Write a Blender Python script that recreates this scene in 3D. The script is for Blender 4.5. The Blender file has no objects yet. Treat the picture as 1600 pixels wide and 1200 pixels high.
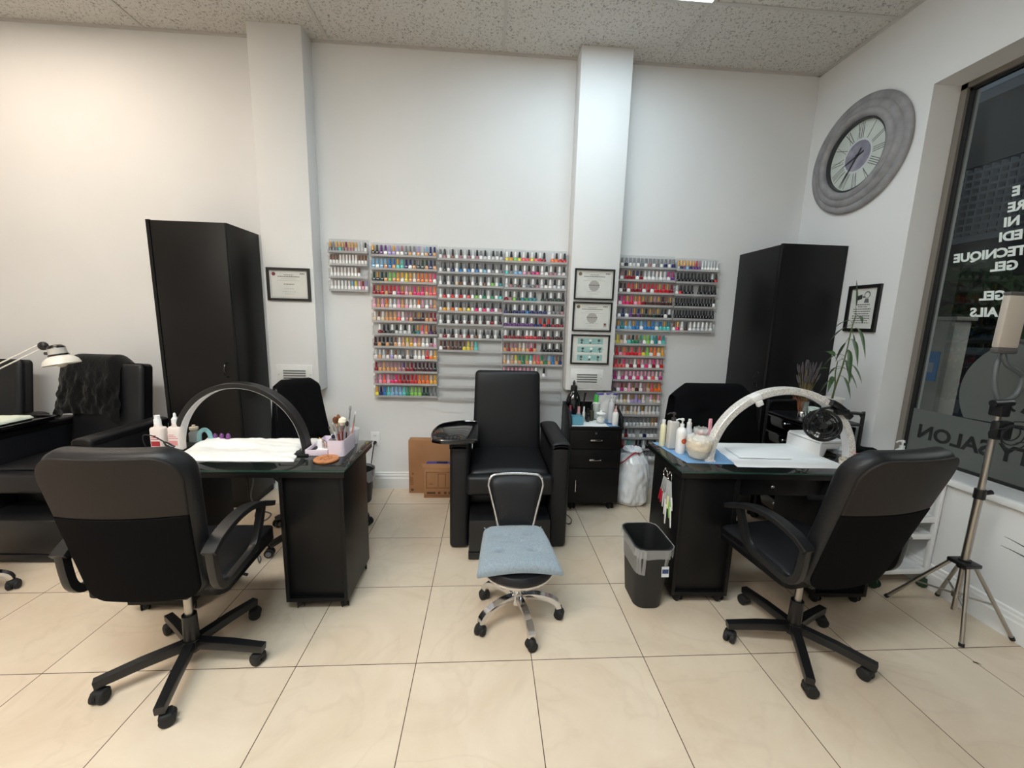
import bpy, bmesh, math, random
from mathutils import Vector, Matrix, Euler
PI = math.pi
rnd = random.Random(7)
scene = bpy.context.scene
COL = scene.collection

# ---------------------------------------------------------------- helpers
def lin(c):
    def f(v):
        v /= 255.0
        return v / 12.92 if v <= 0.04045 else ((v + 0.055) / 1.055) ** 2.4
    return (f(c[0]), f(c[1]), f(c[2]), 1.0)

MATS = {}
def mat(name, rgb, rough=0.5, metal=0.0, bump=None, var=None, alpha=None, trans=0.0, coat=0.0, spec=0.5, emit=None, sheen=0.0):
    if name in MATS: return MATS[name]
    m = bpy.data.materials.new(name); m.use_nodes = True
    nt = m.node_tree; b = nt.nodes['Principled BSDF']
    b.inputs['Base Color'].default_value = lin(rgb)
    b.inputs['Roughness'].default_value = rough
    b.inputs['Metallic'].default_value = metal
    b.inputs['Specular IOR Level'].default_value = spec
    b.inputs['Coat Weight'].default_value = coat
    b.inputs['Transmission Weight'].default_value = trans
    b.inputs['Sheen Weight'].default_value = sheen
    if alpha is not None: b.inputs['Alpha'].default_value = alpha
    if emit:
        b.inputs['Emission Color'].default_value = lin(emit[0]); b.inputs['Emission Strength'].default_value = emit[1]
    if bump or var:
        tc = nt.nodes.new('ShaderNodeTexCoord')
        if bump:
            n = nt.nodes.new('ShaderNodeTexNoise'); n.inputs['Scale'].default_value = bump[0]; n.inputs['Detail'].default_value = 4
            bp = nt.nodes.new('ShaderNodeBump'); bp.inputs['Strength'].default_value = bump[1]; bp.inputs['Distance'].default_value = 0.004
            nt.links.new(tc.outputs['Object'], n.inputs['Vector']); nt.links.new(n.outputs['Fac'], bp.inputs['Height'])
            nt.links.new(bp.outputs['Normal'], b.inputs['Normal'])
        if var:
            n2 = nt.nodes.new('ShaderNodeTexNoise'); n2.inputs['Scale'].default_value = var[0]; n2.inputs['Detail'].default_value = 5
            mx = nt.nodes.new('ShaderNodeMixRGB'); mx.inputs['Color1'].default_value = lin(rgb); mx.inputs['Color2'].default_value = lin(var[1])
            cr = nt.nodes.new('ShaderNodeValToRGB'); cr.color_ramp.elements[0].position = 0.4; cr.color_ramp.elements[1].position = 0.65
            nt.links.new(tc.outputs['Object'], n2.inputs['Vector']); nt.links.new(n2.outputs['Fac'], cr.inputs['Fac'])
            nt.links.new(cr.outputs['Color'], mx.inputs['Fac']); nt.links.new(mx.outputs['Color'], b.inputs['Base Color'])
    MATS[name] = m
    return m

def clear(name, rgb, fac=0.2, rough=0.1):
    """thin see-through plastic or glass: mostly transparent, a little tinted surface"""
    if name in MATS: return MATS[name]
    m = bpy.data.materials.new(name); m.use_nodes = True
    nt = m.node_tree; b = nt.nodes['Principled BSDF']; out = nt.nodes['Material Output']
    b.inputs['Base Color'].default_value = lin(rgb); b.inputs['Roughness'].default_value = rough
    t = nt.nodes.new('ShaderNodeBsdfTransparent'); mx = nt.nodes.new('ShaderNodeMixShader'); mx.inputs['Fac'].default_value = fac
    nt.links.new(t.outputs[0], mx.inputs[1]); nt.links.new(b.outputs[0], mx.inputs[2]); nt.links.new(mx.outputs[0], out.inputs['Surface'])
    MATS[name] = m
    return m

def wmat(o):
    M = o.matrix_basis.copy(); p = o.parent
    while p: M = p.matrix_basis @ M; p = p.parent
    return M

class G:
    def __init__(s): s.bm = bmesh.new(); s.smooth = 38
    def _add(s, t, M=None, mi=0):
        for f in t.faces: f.material_index = mi
        if M is not None: bmesh.ops.transform(t, matrix=M, verts=t.verts)
        me = bpy.data.meshes.new('tmp'); t.to_mesh(me); t.free(); s.bm.from_mesh(me); bpy.data.meshes.remove(me)
        return s
    def box(s, c, d, r=0.0, seg=2, rot=None, mi=0, fn=None, cuts=0):
        t = bmesh.new(); bmesh.ops.create_cube(t, size=1.0)
        bmesh.ops.scale(t, vec=Vector(d), verts=t.verts)
        if cuts: bmesh.ops.subdivide_edges(t, edges=t.edges[:], cuts=cuts, use_grid_fill=True)
        if r > 0:
            es = [e for e in t.edges if len(e.link_faces) == 2 and e.calc_face_angle() > 0.5] if cuts else t.edges[:]
            bmesh.ops.bevel(t, geom=es, offset=min(r, min(d) * 0.49), segments=seg, profile=0.5, affect='EDGES')
        if fn:
            for v in t.verts: v.co = Vector(fn(v.co))
        M = Matrix.Translation(Vector(c))
        if rot: M = M @ Euler(rot).to_matrix().to_4x4()
        return s._add(t, M, mi)
    def b2(s, lo, hi, r=0.0, seg=2, mi=0):
        return s.box([(a + b) / 2 for a, b in zip(lo, hi)], [abs(b - a) for a, b in zip(lo, hi)], r, seg, None, mi)
    def cyl(s, p0, p1, r0, r1=None, n=16, mi=0, cap=True):
        if r1 is None: r1 = r0
        p0, p1 = Vector(p0), Vector(p1); d = p1 - p0
        t = bmesh.new(); bmesh.ops.create_cone(t, cap_ends=cap, segments=n, radius1=r0, radius2=r1, depth=d.length)
        q = Vector((0, 0, 1)).rotation_difference(d.normalized()).to_matrix().to_4x4()
        return s._add(t, Matrix.Translation((p0 + p1) / 2) @ q, mi)
    def sph(s, c, r, n=16, mi=0, rot=None):
        if not hasattr(r, '__len__'): r = (r, r, r)
        t = bmesh.new(); bmesh.ops.create_uvsphere(t, u_segments=n, v_segments=max(6, n // 2), radius=1.0)
        bmesh.ops.scale(t, vec=Vector(r), verts=t.verts)
        M = Matrix.Translation(Vector(c))
        if rot: M = M @ Euler(rot).to_matrix().to_4x4()
        return s._add(t, M, mi)
    def lathe(s, prof, c=(0, 0, 0), n=20, mi=0, rot=None, cap=True):
        t = bmesh.new(); rings = []
        for r, z in prof:
            if r < 1e-6: rings.append([t.verts.new((0, 0, z))])
            else: rings.append([t.verts.new((r * math.cos(2 * PI * i / n), r * math.sin(2 * PI * i / n), z)) for i in range(n)])
        for a, b in zip(rings, rings[1:]):
            if len(a) == 1 and len(b) == 1: continue
            for i in range(n):
                j = (i + 1) % n
                if len(a) == 1: t.faces.new((a[0], b[j], b[i]))
                elif len(b) == 1: t.faces.new((a[i], a[j], b[0]))
                else: t.faces.new((a[i], a[j], b[j], b[i]))
        if cap:
            for rg in (rings[0], rings[-1]):
                if len(rg) > 2: t.faces.new(rg)
        bmesh.ops.recalc_face_normals(t, faces=t.faces)
        M = Matrix.Translation(Vector(c))
        if rot: M = M @ Euler(rot).to_matrix().to_4x4()
        return s._add(t, M, mi)
    def tube(s, pts, r, n=8, closed=False, mi=0, flat=None, up=None):
        """sweep; r a number or a list; flat=(a,b) gives a rounded-rectangle section a wide (across up) and b thick"""
        P = [Vector(p) for p in pts]; N = len(P); t = bmesh.new(); rings = []
        T = []
        for i in range(N):
            a = P[(i - 1) % N] if (closed or i > 0) else P[i]; b = P[(i + 1) % N] if (closed or i < N - 1) else P[i]
            T.append((b - a).normalized())
        ref = Vector(up) if up else (Vector((0, 0, 1)) if abs(T[0].z) < 0.9 else Vector((1, 0, 0)))
        side = T[0].cross(ref).normalized()
        for i in range(N):
            if up: side = T[i].cross(Vector(up)); side = side.normalized() if side.length > 1e-5 else Vector((1, 0, 0))
            else:
                side = side - T[i] * side.dot(T[i]); side.normalize()
            nrm = side.cross(T[i]).normalized()
            ri = r[i] if hasattr(r, '__len__') else r
            ring = []
            if flat:
                a, b = flat[0] / 2 * ri, flat[1] / 2 * ri; k = 0.7
                sec = [(a, b * k), (a * .92, b), (-a * .92, b), (-a, b * k), (-a, -b * k), (-a * .92, -b), (a * .92, -b), (a, -b * k)]
            else: sec = [(ri * math.cos(2 * PI * j / n), ri * math.sin(2 * PI * j / n)) for j in range(n)]
            for u, v in sec: ring.append(t.verts.new(P[i] + side * u + nrm * v))
            rings.append(ring)
        m = len(rings[0])
        for i in range(N if closed else N - 1):
            a, b = rings[i], rings[(i + 1) % N]
            for j in range(m): t.faces.new((a[j], a[(j + 1) % m], b[(j + 1) % m], b[j]))
        if not closed: t.faces.new(rings[0]); t.faces.new(rings[-1])
        bmesh.ops.recalc_face_normals(t, faces=t.faces)
        return s._add(t, None, mi)
    def prism(s, outline, h, M=None, r=0.0, seg=2, mi=0):
        """outline in xy, extruded 0..h along z, then placed by M"""
        t = bmesh.new(); vs = [t.verts.new((x, y, 0)) for x, y in outline]; f = t.faces.new(vs)
        e = bmesh.ops.extrude_face_region(t, geom=[f]); bmesh.ops.translate(t, vec=(0, 0, h), verts=[v for v in e['geom'] if isinstance(v, bmesh.types.BMVert)])
        bmesh.ops.recalc_face_normals(t, faces=t.faces)
        if r > 0:
            es = [x for x in t.edges if abs(abs(x.verts[0].co.z - x.verts[1].co.z)) < 1e-6]
            bmesh.ops.bevel(t, geom=es, offset=r, segments=seg, profile=0.5, affect='EDGES')
        return s._add(t, M, mi)
    def grid(s, fn, nu, nv, thick=0.0, mi=0, closed_u=False):
        t = bmesh.new(); vs = [[t.verts.new(fn(i / (nu), j / (nv))) for j in range(nv + 1)] for i in range(nu + (0 if closed_u else 1))]
        L = len(vs)
        for i in range(nu):
            for j in range(nv): t.faces.new((vs[i][j], vs[(i + 1) % L][j], vs[(i + 1) % L][j + 1], vs[i][j + 1]))
        bmesh.ops.recalc_face_normals(t, faces=t.faces)
        if thick: bmesh.ops.solidify(t, geom=t.faces[:] + t.verts[:] + t.edges[:], thickness=thick)
        return s._add(t, None, mi)
    def done(s, name, mats, parent=None, world=False, label=None, smooth=True):
        if world and parent: bmesh.ops.transform(s.bm, matrix=wmat(parent).inverted(), verts=s.bm.verts)
        lim = math.radians(s.smooth)
        for f in s.bm.faces: f.smooth = smooth
        for e in s.bm.edges:
            if len(e.link_faces) == 2: e.smooth = e.calc_face_angle(0) < lim
        me = bpy.data.meshes.new(name); s.bm.to_mesh(me); s.bm.free()
        for m in (mats if isinstance(mats, (list, tuple)) else [mats]): me.materials.append(m)
        o = bpy.data.objects.new(name, me); COL.objects.link(o)
        if parent: o.parent = parent
        if label: o['label'] = label
        return o

def tag(o, label, cat, group=None, kind=None):
    o['label'] = label; o['category'] = cat
    if group: o['group'] = group
    if kind: o['kind'] = kind
    return o
def thing(name, label, cat, loc=(0, 0, 0), rz=0.0, group=None):
    o = bpy.data.objects.new(name, None); COL.objects.link(o); o.empty_display_size = 0.05
    o.location = loc; o.rotation_euler = (0, 0, rz)
    return tag(o, label, cat, group)
def struct(o): o['kind'] = 'structure'; return o
def dup(root, loc=None, rz=None, label=None):
    def cp(o, par):
        c = o.copy(); COL.objects.link(c)
        if par: c.parent = par
        for ch in [x for x in bpy.data.objects if x.parent == o]: cp(ch, c)
        return c
    r = cp(root, None)
    if loc: r.location = loc
    if rz is not None: r.rotation_euler = (0, 0, rz)
    if label: r['label'] = label
    return r
def text_mesh(g, txt, size, M, depth=0.001, shear=0.0, offset=0.0, mi=0, align='LEFT'):
    cu = bpy.data.curves.new('txt', 'FONT'); cu.body = txt; cu.size = size; cu.extrude = depth; cu.shear = shear; cu.offset = offset
    cu.align_x = align; cu.resolution_u = 3
    o = bpy.data.objects.new('txt', cu); COL.objects.link(o)
    dg = bpy.context.evaluated_depsgraph_get(); me = bpy.data.meshes.new_from_object(o.evaluated_get(dg))
    t = bmesh.new(); t.from_mesh(me); bpy.data.objects.remove(o); bpy.data.curves.remove(cu); bpy.data.meshes.remove(me)
    g._add(t, M, mi)
def noise(x, y=0.0, z=0.0):
    from mathutils import noise as nz
    return nz.noise(Vector((x, y, z)))
def rrect(w, h, r, n=5):
    o = []
    for cx, cy, a0 in ((w / 2 - r, h / 2 - r, 0), (-w / 2 + r, h / 2 - r, 90), (-w / 2 + r, -h / 2 + r, 180), (w / 2 - r, -h / 2 + r, 270)):
        for i in range(n + 1):
            a = math.radians(a0 + 90 * i / n); o.append((cx + r * math.cos(a), cy + r * math.sin(a)))
    return o
def smooth_path(pts, k=6):
    P = [Vector(p) for p in pts]; out = []
    for i in range(len(P) - 1):
        p0 = P[max(i - 1, 0)]; p1 = P[i]; p2 = P[i + 1]; p3 = P[min(i + 2, len(P) - 1)]
        for j in range(k):
            t = j / k
            out.append(0.5 * ((2 * p1) + (p2 - p0) * t + (2 * p0 - 5 * p1 + 4 * p2 - p3) * t * t + (3 * p1 - p0 - 3 * p2 + p3) * t ** 3))
    out.append(P[-1]); return out

# ---------------------------------------------------------------- shared materials
BLK = mat('black_laminate', (17, 16, 17), 0.42, var=(3, (14, 13, 14)), spec=0.25)
BLKM = mat('black_matte_fabric', (13, 12, 13), 0.95, bump=(900, 0.3), spec=0.08)
LEA = mat('black_leatherette', (22, 22, 25), 0.42, bump=(260, 0.22), spec=0.35)
LEA2 = mat('charcoal_leatherette', (34, 29, 27), 0.6, bump=(260, 0.2), spec=0.25)
PLA = mat('black_plastic', (20, 20, 22), 0.38)
PLG = mat('black_gloss_plastic', (12, 12, 14), 0.12, coat=0.5)
RUB = mat('black_rubber', (19, 19, 20), 0.7)
CHR = mat('chrome', (215, 215, 218), 0.12, 1.0)
STE = mat('brushed_steel', (178, 174, 168), 0.3, 1.0)
WHT = mat('white_plastic', (238, 238, 238), 0.4)
WHM = mat('white_enamel_metal', (226, 226, 226), 0.35)
GREY = mat('grey_plastic', (120, 120, 124), 0.5)
GLD = mat('gold_metal', (206, 160, 84), 0.28, 1.0)
GLS = clear('clear_glass', (225, 235, 235), 0.22, 0.05)
ACR = clear('clear_acrylic', (222, 222, 222), 0.22, 0.12)
ACE = clear('acrylic_edge', (198, 196, 196), 0.55, 0.2)
# ---------------------------------------------------------------- camera
f_px, pit, yaw, rol = 624.89561, 0.16097, 0.06484, 0.02654
CAM = Vector((0.78229, -1.52468, 1.47091))
fw = Vector((math.sin(yaw) * math.cos(pit), math.cos(yaw) * math.cos(pit), -math.sin(pit)))
r0 = Vector((math.cos(yaw), -math.sin(yaw), 0)); u0 = r0.cross(fw)
rt = math.cos(rol) * r0 + math.sin(rol) * u0; up = -math.sin(rol) * r0 + math.cos(rol) * u0
cd = bpy.data.cameras.new('camera'); cam = bpy.data.objects.new('camera', cd); COL.objects.link(cam)
cd.sensor_width = 36.0; cd.lens = f_px / 1600 * 36.0; cd.clip_start = 0.02; cd.clip_end = 200
cam.matrix_world = Matrix(((rt.x, up.x, -fw.x, CAM.x), (rt.y, up.y, -fw.y, CAM.y), (rt.z, up.z, -fw.z, CAM.z), (0, 0, 0, 1)))
scene.camera = cam
scene.view_settings.view_transform = 'Standard'; scene.view_settings.look = 'None'; scene.view_settings.gamma = 1.0
scene.view_settings.use_curve_mapping = False
scene.view_settings.exposure = 0.0
# ---------------------------------------------------------------- room shell
YB, ZC, XR, XL, YF = 1.809, 3.418, 3.356, -4.6, -5.2
def floor_mat():
    m = bpy.data.materials.new('polished_tile_floor'); m.use_nodes = True; nt = m.node_tree; b = nt.nodes['Principled BSDF']; L = nt.links
    N = nt.nodes.new
    g = N('ShaderNodeNewGeometry'); sp = N('ShaderNodeSeparateXYZ'); L.new(g.outputs['Position'], sp.inputs[0])
    def math_(op, a, v=None, bb=None):
        n = N('ShaderNodeMath'); n.operation = op; L.new(a, n.inputs[0])
        if bb is not None: L.new(bb, n.inputs[1])
        elif v is not None: n.inputs[1].default_value = v
        return n.outputs[0]
    es = []; ids = []
    for ax in ('X', 'Y'):
        s_ = math_('MULTIPLY', sp.outputs[ax], 2.0); ids.append(math_('FLOOR', s_)); fr = math_('FRACT', s_)
        es.append(math_('ABSOLUTE', math_('SUBTRACT', fr, 0.5)))
    e = math_('MAXIMUM', es[0], None, es[1]); grout = math_('GREATER_THAN', e, 0.4965)
    tc = N('ShaderNodeTexNoise'); tc.inputs['Scale'].default_value = 2.2; tc.inputs['Detail'].default_value = 8; tc.inputs['Roughness'].default_value = 0.65; tc.inputs['Distortion'].default_value = 0.6
    tid = math_('ADD', math_('MULTIPLY', ids[0], 7.3), None, math_('MULTIPLY', ids[1], 3.7))
    cmb = N('ShaderNodeCombineXYZ'); L.new(math_('ADD', sp.outputs['X'], None, tid), cmb.inputs[0]); L.new(sp.outputs['Y'], cmb.inputs[1]); L.new(tid, cmb.inputs[2])
    L.new(cmb.outputs[0], tc.inputs['Vector'])
    cr = N('ShaderNodeValToRGB'); L.new(tc.outputs['Fac'], cr.inputs['Fac'])
    cr.color_ramp.elements[0].position = 0.3; cr.color_ramp.elements[0].color = lin((208, 189, 165))
    cr.color_ramp.elements[1].position = 0.7; cr.color_ramp.elements[1].color = lin((222, 206, 185))
    v = N('ShaderNodeTexNoise'); v.inputs['Scale'].default_value = 1.7; v.inputs['Detail'].default_value = 6; v.inputs['Distortion'].default_value = 1.4; L.new(cmb.outputs[0], v.inputs['Vector'])
    vr = N('ShaderNodeValToRGB'); L.new(v.outputs['Fac'], vr.inputs['Fac'])
    vr.color_ramp.elements[0].position = 0.47; vr.color_ramp.elements[0].color = (0, 0, 0, 1)
    e2 = vr.color_ramp.elements.new(0.5); e2.color = (0.085, 0.085, 0.085, 1); vr.color_ramp.elements[2].position = 0.53; vr.color_ramp.elements[2].color = (0, 0, 0, 1)
    mv = N('ShaderNodeMixRGB'); L.new(vr.outputs['Color'], mv.inputs['Fac']); L.new(cr.outputs['Color'], mv.inputs['Color1']); mv.inputs['Color2'].default_value = lin((150, 122, 98))
    mg = N('ShaderNodeMixRGB'); L.new(grout, mg.inputs['Fac']); L.new(mv.outputs['Color'], mg.inputs['Color1']); mg.inputs['Color2'].default_value = lin((72, 52, 42))
    L.new(mg.outputs['Color'], b.inputs['Base Color'])
    rr = N('ShaderNodeMath'); rr.operation = 'MULTIPLY_ADD'; L.new(grout, rr.inputs[0]); rr.inputs[1].default_value = 0.5; rr.inputs[2].default_value = 0.2
    L.new(rr.outputs[0], b.inputs['Roughness']); b.inputs['Specular IOR Level'].default_value = 0.4
    return m
def ceil_mat():
    m = bpy.data.materials.new('fissured_ceiling_tile'); m.use_nodes = True; nt = m.node_tree; b = nt.nodes['Principled BSDF']; L = nt.links; N = nt.nodes.new
    g = N('ShaderNodeNewGeometry'); n = N('ShaderNodeTexNoise'); n.inputs['Scale'].default_value = 75; n.inputs['Detail'].default_value = 3; n.inputs['Distortion'].default_value = 0.8
    L.new(g.outputs['Position'], n.inputs['Vector'])
    cr = N('ShaderNodeValToRGB'); L.new(n.outputs['Fac'], cr.inputs['Fac'])
    cr.color_ramp.elements[0].position = 0.34; cr.color_ramp.elements[0].color = lin((150, 147, 143)); cr.color_ramp.elements[1].position = 0.46; cr.color_ramp.elements[1].color = lin((212, 210, 206))
    L.new(cr.outputs['Color'], b.inputs['Base Color']); b.inputs['Roughness'].default_value = 0.95
    bp = N('ShaderNodeBump'); bp.inputs['Strength'].default_value = 0.5; bp.inputs['Distance'].default_value = 0.006; L.new(n.outputs['Fac'], bp.inputs['Height']); L.new(bp.outputs['Normal'], b.inputs['Normal'])
    return m
WALL = mat('white_wall_paint', (227, 227, 227), 0.75, bump=(160, 0.05), var=(1.2, (223, 223, 223)))
TRIM = mat('white_trim_paint', (230, 230, 229), 0.5)
struct(G().b2((XL, YF, -0.1), (XR + 0.35, YB + 0.1, 0)).done('floor', floor_mat()))
struct(G().b2((XL, YF, ZC), (XR + 0.35, YB + 0.1, ZC + 0.1)).done('ceiling', ceil_mat()))
struct(G().b2((XL, YB, 0), (XR + 0.35, YB + 0.12, ZC)).done('wall_back', WALL))
struct(G().b2((XL - 0.12, YF, 0), (XL, YB + 0.12, ZC)).done('wall_left', WALL))
struct(G().b2((XL, YF - 0.12, 0), (XR + 0.35, YF, ZC)).done('wall_front', WALL))
WZ0, WZ1, WY0, WY1 = 0.665, 2.886, -3.6, 0.902
g = G(); xr2 = XR + 0.3
g.b2((XR, YF, 0), (xr2, YB, WZ0)); g.b2((XR, YF, WZ1), (xr2, YB, ZC)); g.b2((XR, WY1, WZ0), (xr2, YB, WZ1)); g.b2((XR, YF, WZ0), (xr2, WY0, WZ1))
struct(g.done('wall_right', WALL))
# ceiling grid bars and edge angle
TB = mat('ceiling_tee_bar', (196, 194, 190), 0.5)
g = G()
for k in range(-2, 3): x = 0.868 + 1.262 * k; g.b2((x - 0.011, YF, ZC - 0.006), (x + 0.011, YB, ZC + 0.002))
for k in range(0, 11): y = 1.193 - 0.612 * k; g.b2((XL, y - 0.011, ZC - 0.005), (XR, y + 0.011, ZC + 0.002))
struct(g.done('trim_3', TB))
g = G(); g.b2((XL, YB - 0.022, ZC - 0.012), (XR, YB, ZC)); g.b2((XR - 0.022, YF, ZC - 0.012), (XR, YB, ZC))
struct(g.done('trim_4', TB))
# two boxed-in duct chases hung on the back wall
g = G(); g.b2((-0.885, 1.65, 0.876), (-0.522, YB + 0.02, ZC), 0.004); struct(g.done('trim_1', WALL))
g = G(); g.b2((1.425, 1.65, 0.912), (1.806, YB + 0.02, ZC), 0.004); struct(g.done('trim_2', WALL))
def base_board(name, p0, p1):
    p0, p1 = Vector(p0), Vector(p1); d = (p1 - p0).normalized(); nrm = Vector((d.y, -d.x, 0))
    prof = [(0, 0), (0.018, 0), (0.018, 0.092), (0.013, 0.100), (0.013, 0.118), (0.008, 0.126), (0.008, 0.14), (0, 0.146)]
    M = Matrix(((nrm.x, 0, d.x, p0.x), (nrm.y, 0, d.y, p0.y), (0, 1, 0, 0), (0, 0, 0, 1)))
    g = G(); g.smooth = 20; g.prism(prof, (p1 - p0).length, M); return struct(g.done(name, TRIM))
base_board('baseboard_back', (XL, YB, 0), (XR, YB, 0))
base_board('baseboard_right', (XR, YB, 0), (XR, YF, 0))
# ---------------------------------------------------------------- window in the right wall
w = bpy.data.objects.new('window_1', None); COL.objects.link(w); w.location = (XR + 0.2, -1.3, WZ0); struct(w)
ALU = mat('window_frame_aluminium', (128, 121, 114), 0.45, 0.2)
XG = XR + 0.2
g = G(); g.b2((XR + 0.17, 0.865, WZ0 - 0.03), (XR + 0.24, 0.899, WZ1)); g.b2((XR + 0.17, WY0, WZ1 - 0.03), (XR + 0.24, 0.899, WZ1)); g.b2((XR + 0.17, WY0, WZ0), (XR + 0.24, WY0 + 0.04, WZ1))
g.done('window_frame', ALU, w, True)
g = G(); g.b2((XG - 0.012, 0.848, 0.64), (XG + 0.012, 0.867, 2.86)); g.b2((XG - 0.012, WY0, 2.84), (XG + 0.012, 0.867, 2.858)); g.b2((XG - 0.014, WY0, WZ0), (XG + 0.012, 0.867, WZ0 + 0.016))
g.done('gasket', RUB, w, True)
g = G(); g.b2((XR - 0.028, WY0, WZ0 - 0.035), (XG - 0.015, WY1, WZ0), 0.004); g.done('window_sill', TRIM, w, True)
def pane_mat():
    m = bpy.data.materials.new('tinted_window_glass'); m.use_nodes = True; nt = m.node_tree; out = nt.nodes['Material Output']; L = nt.links
    nt.nodes.remove(nt.nodes['Principled BSDF'])
    t = nt.nodes.new('ShaderNodeBsdfTransparent'); t.inputs['Color'].default_value = (0.62, 0.65, 0.64, 1)
    gl = nt.nodes.new('ShaderNodeBsdfGlossy'); gl.inputs['Roughness'].default_value = 0.01
    fr = nt.nodes.new('ShaderNodeFresnel'); fr.inputs['IOR'].default_value = 1.55
    mx = nt.nodes.new('ShaderNodeMixShader'); ge = nt.nodes.new('ShaderNodeNewGeometry'); sb = nt.nodes.new('ShaderNodeMath'); sb.operation = 'SUBTRACT'; sb.inputs[0].default_value = 1.0; L.new(ge.outputs['Backfacing'], sb.inputs[1]); ml = nt.nodes.new('ShaderNodeMath'); ml.operation = 'MULTIPLY'; L.new(fr.outputs[0], ml.inputs[0]); L.new(sb.outputs[0], ml.inputs[1]); L.new(ml.outputs[0], mx.inputs['Fac']); L.new(t.outputs[0], mx.inputs[1]); L.new(gl.outputs[0], mx.inputs[2]); L.new(mx.outputs[0], out.inputs['Surface'])
    return m
G().b2((XG - 0.003, WY0, WZ0), (XG + 0.003, 0.866, WZ1)).done('pane', pane_mat(), w, True)
FRO = clear('frosted_vinyl', (96, 100, 97), 0.86, 0.6)
FR2 = clear('frosted_vinyl_dark', (34, 37, 36), 0.8, 0.6)
VIN = mat('white_vinyl', (222, 230, 226), 0.6)
def ring_pts(cy, cz, r0_, r1_, a0, a1, n=40):
    o = [(cy + r1_ * math.cos(a0 + (a1 - a0) * i / n), cz + r1_ * math.sin(a0 + (a1 - a0) * i / n)) for i in range(n + 1)]
    return o + [(cy + r0_ * math.cos(a0 + (a1 - a0) * i / n), cz + r0_ * math.sin(a0 + (a1 - a0) * i / n)) for i in range(n, -1, -1)]
def MX(x): return Matrix(((0, 0, 1, x), (1, 0, 0, 0), (0, 1, 0, 0), (0, 0, 0, 1)))     # xy outline -> yz plane at x
xs = XG - 0.0045
g = G(); g.prism([(-3.55, 0.682), (0.846, 0.682), (0.846, 0.972), (-3.55, 0.985)], 0.0005, MX(xs)); g.done('frosted_band', FRO, w, True)
g = G(); g.prism([(0.312 + 0.308 * math.cos(a), 1.14 + 0.308 * math.sin(a)) for a in [math.radians(d) for d in range(-32, 213, 5)]], 0.0005, MX(xs - 0.0008))
g.done('logo_disc', FRO, w, True)
g = G(); g.prism(ring_pts(0.30, 1.10, 0.19, 0.235, math.radians(95), math.radians(205)), 0.0005, MX(xs - 0.0018))
g.prism(ring_pts(0.12, 1.22, 0.17, 0.20, math.radians(60), math.radians(200)), 0.0005, MX(xs - 0.0018))
g.prism(ring_pts(0.22, 1.02, 0.10, 0.125, math.radians(20), math.radians(160)), 0.0005, MX(xs - 0.0018))
g.done('logo_emblem', FR2, w, True)
g = G()
text_mesh(g, 'UTY SALON', 0.118, MX(xs - 0.002) @ Matrix.Translation((0.80, 0.795, 0)), 0.0004, 0.0, 0.0035, align='RIGHT')
g.done('salon_lettering', FR2, w, True)
g = G()
for txt, y1, z in (('E', 0.568, 2.185), ('RE', 0.572, 2.105), ('NI', 0.578, 2.03), ('EDI', 0.585, 1.955), ('TECNIQUE', 0.783, 1.872), ('GEL', 0.592, 1.80), ('GEL', 0.615, 1.645), ('AILS', 0.645, 1.555)):
    text_mesh(g, txt, 0.067, MX(xs) @ Matrix.Translation((y1, z, 0)), 0.0004, 0.12, 0.0028, align='RIGHT')
g.done('service_lettering', VIN, w, True)

# ---------------------------------------------------------------- outside the window
PAV = mat('street_pavement', (64, 64, 64), 0.9, bump=(40, 0.3))
struct(G().b2((XR + 0.36, -12, -0.2), (22, 14, -0.1)).done('ground', PAV))
EXW = mat('exterior_dark_stucco', (98, 100, 106), 0.9, bump=(60, 0.3))
EXG = mat('exterior_block_grey', (190, 192, 196), 0.8)
bl = thing('building', 'dark covered building across the walkway seen through the window', 'building', (9.5, 3, -0.1))
G().b2((9.4, -6, -0.1), (9.9, 12, 3.1)).done('facade', mat('exterior_dark_grey', (44, 45, 48), 0.9), bl, True)  # lower wall, darker grey than the beam above
G().b2((9.35, -6, 4.4), (9.9, 12, 5.6)).done('upper_beam', EXW, bl, True)
G().b2((9.36, -6, 3.05), (9.5, 12, 3.16)).done('ledge', EXG, bl, True)
g = G()
for i in range(9): g.b2((9.3, 2, 3.2 + i * 0.125), (9.4, 8.5, 3.235 + i * 0.125))
for j in range(52): g.b2((9.3, 2 + j * 0.125, 3.16), (9.4, 2.03 + j * 0.125, 4.3))
g.done('screen_blocks', EXG, bl, True)
G().b2((9.6, 2, 3.1), (9.7, 8.5, 4.4)).done('screen_backing', EXW, bl, True)
g = G()
for i in range(7): g.b2((5.0 + i * 0.55, -6, 3.42 + i * 0.12), (5.45 + i * 0.55, 12, 3.5 + i * 0.12))
g.done('canopy_slats', mat('canopy_metal', (206, 206, 208), 0.6), bl, True)
ub = thing('utility_box', 'grey steel electrical box with a blue notice, outside the window', 'electrical box', (4.49, 1.63, -0.1))
UBM = mat('utility_box_paint', (176, 173, 166), 0.6, var=(3, (150, 148, 142)))
g = G(); g.b2((4.42, 1.41, -0.1), (4.56, 1.86, 1.55), 0.01); g.b2((4.40, 1.39, 1.55), (4.58, 1.88, 1.58), 0.005); g.done('cabinet', UBM, ub, True)
g = G(); g.b2((4.415, 1.47, 1.06), (4.419, 1.60, 1.30)); g.done('notice', mat('blue_notice', (70, 140, 205), 0.5), ub, True)
g = G(); g.b2((4.411, 1.50, 1.13), (4.415, 1.575, 1.21)); g.done('notice_text_panel', mat('notice_white', (170, 180, 188), 0.5), ub, True)
sh = thing('hedge', 'dark green hedge outside behind the window lettering', 'hedge', (8.4, 2.8, -0.1))
g = G()
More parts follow.
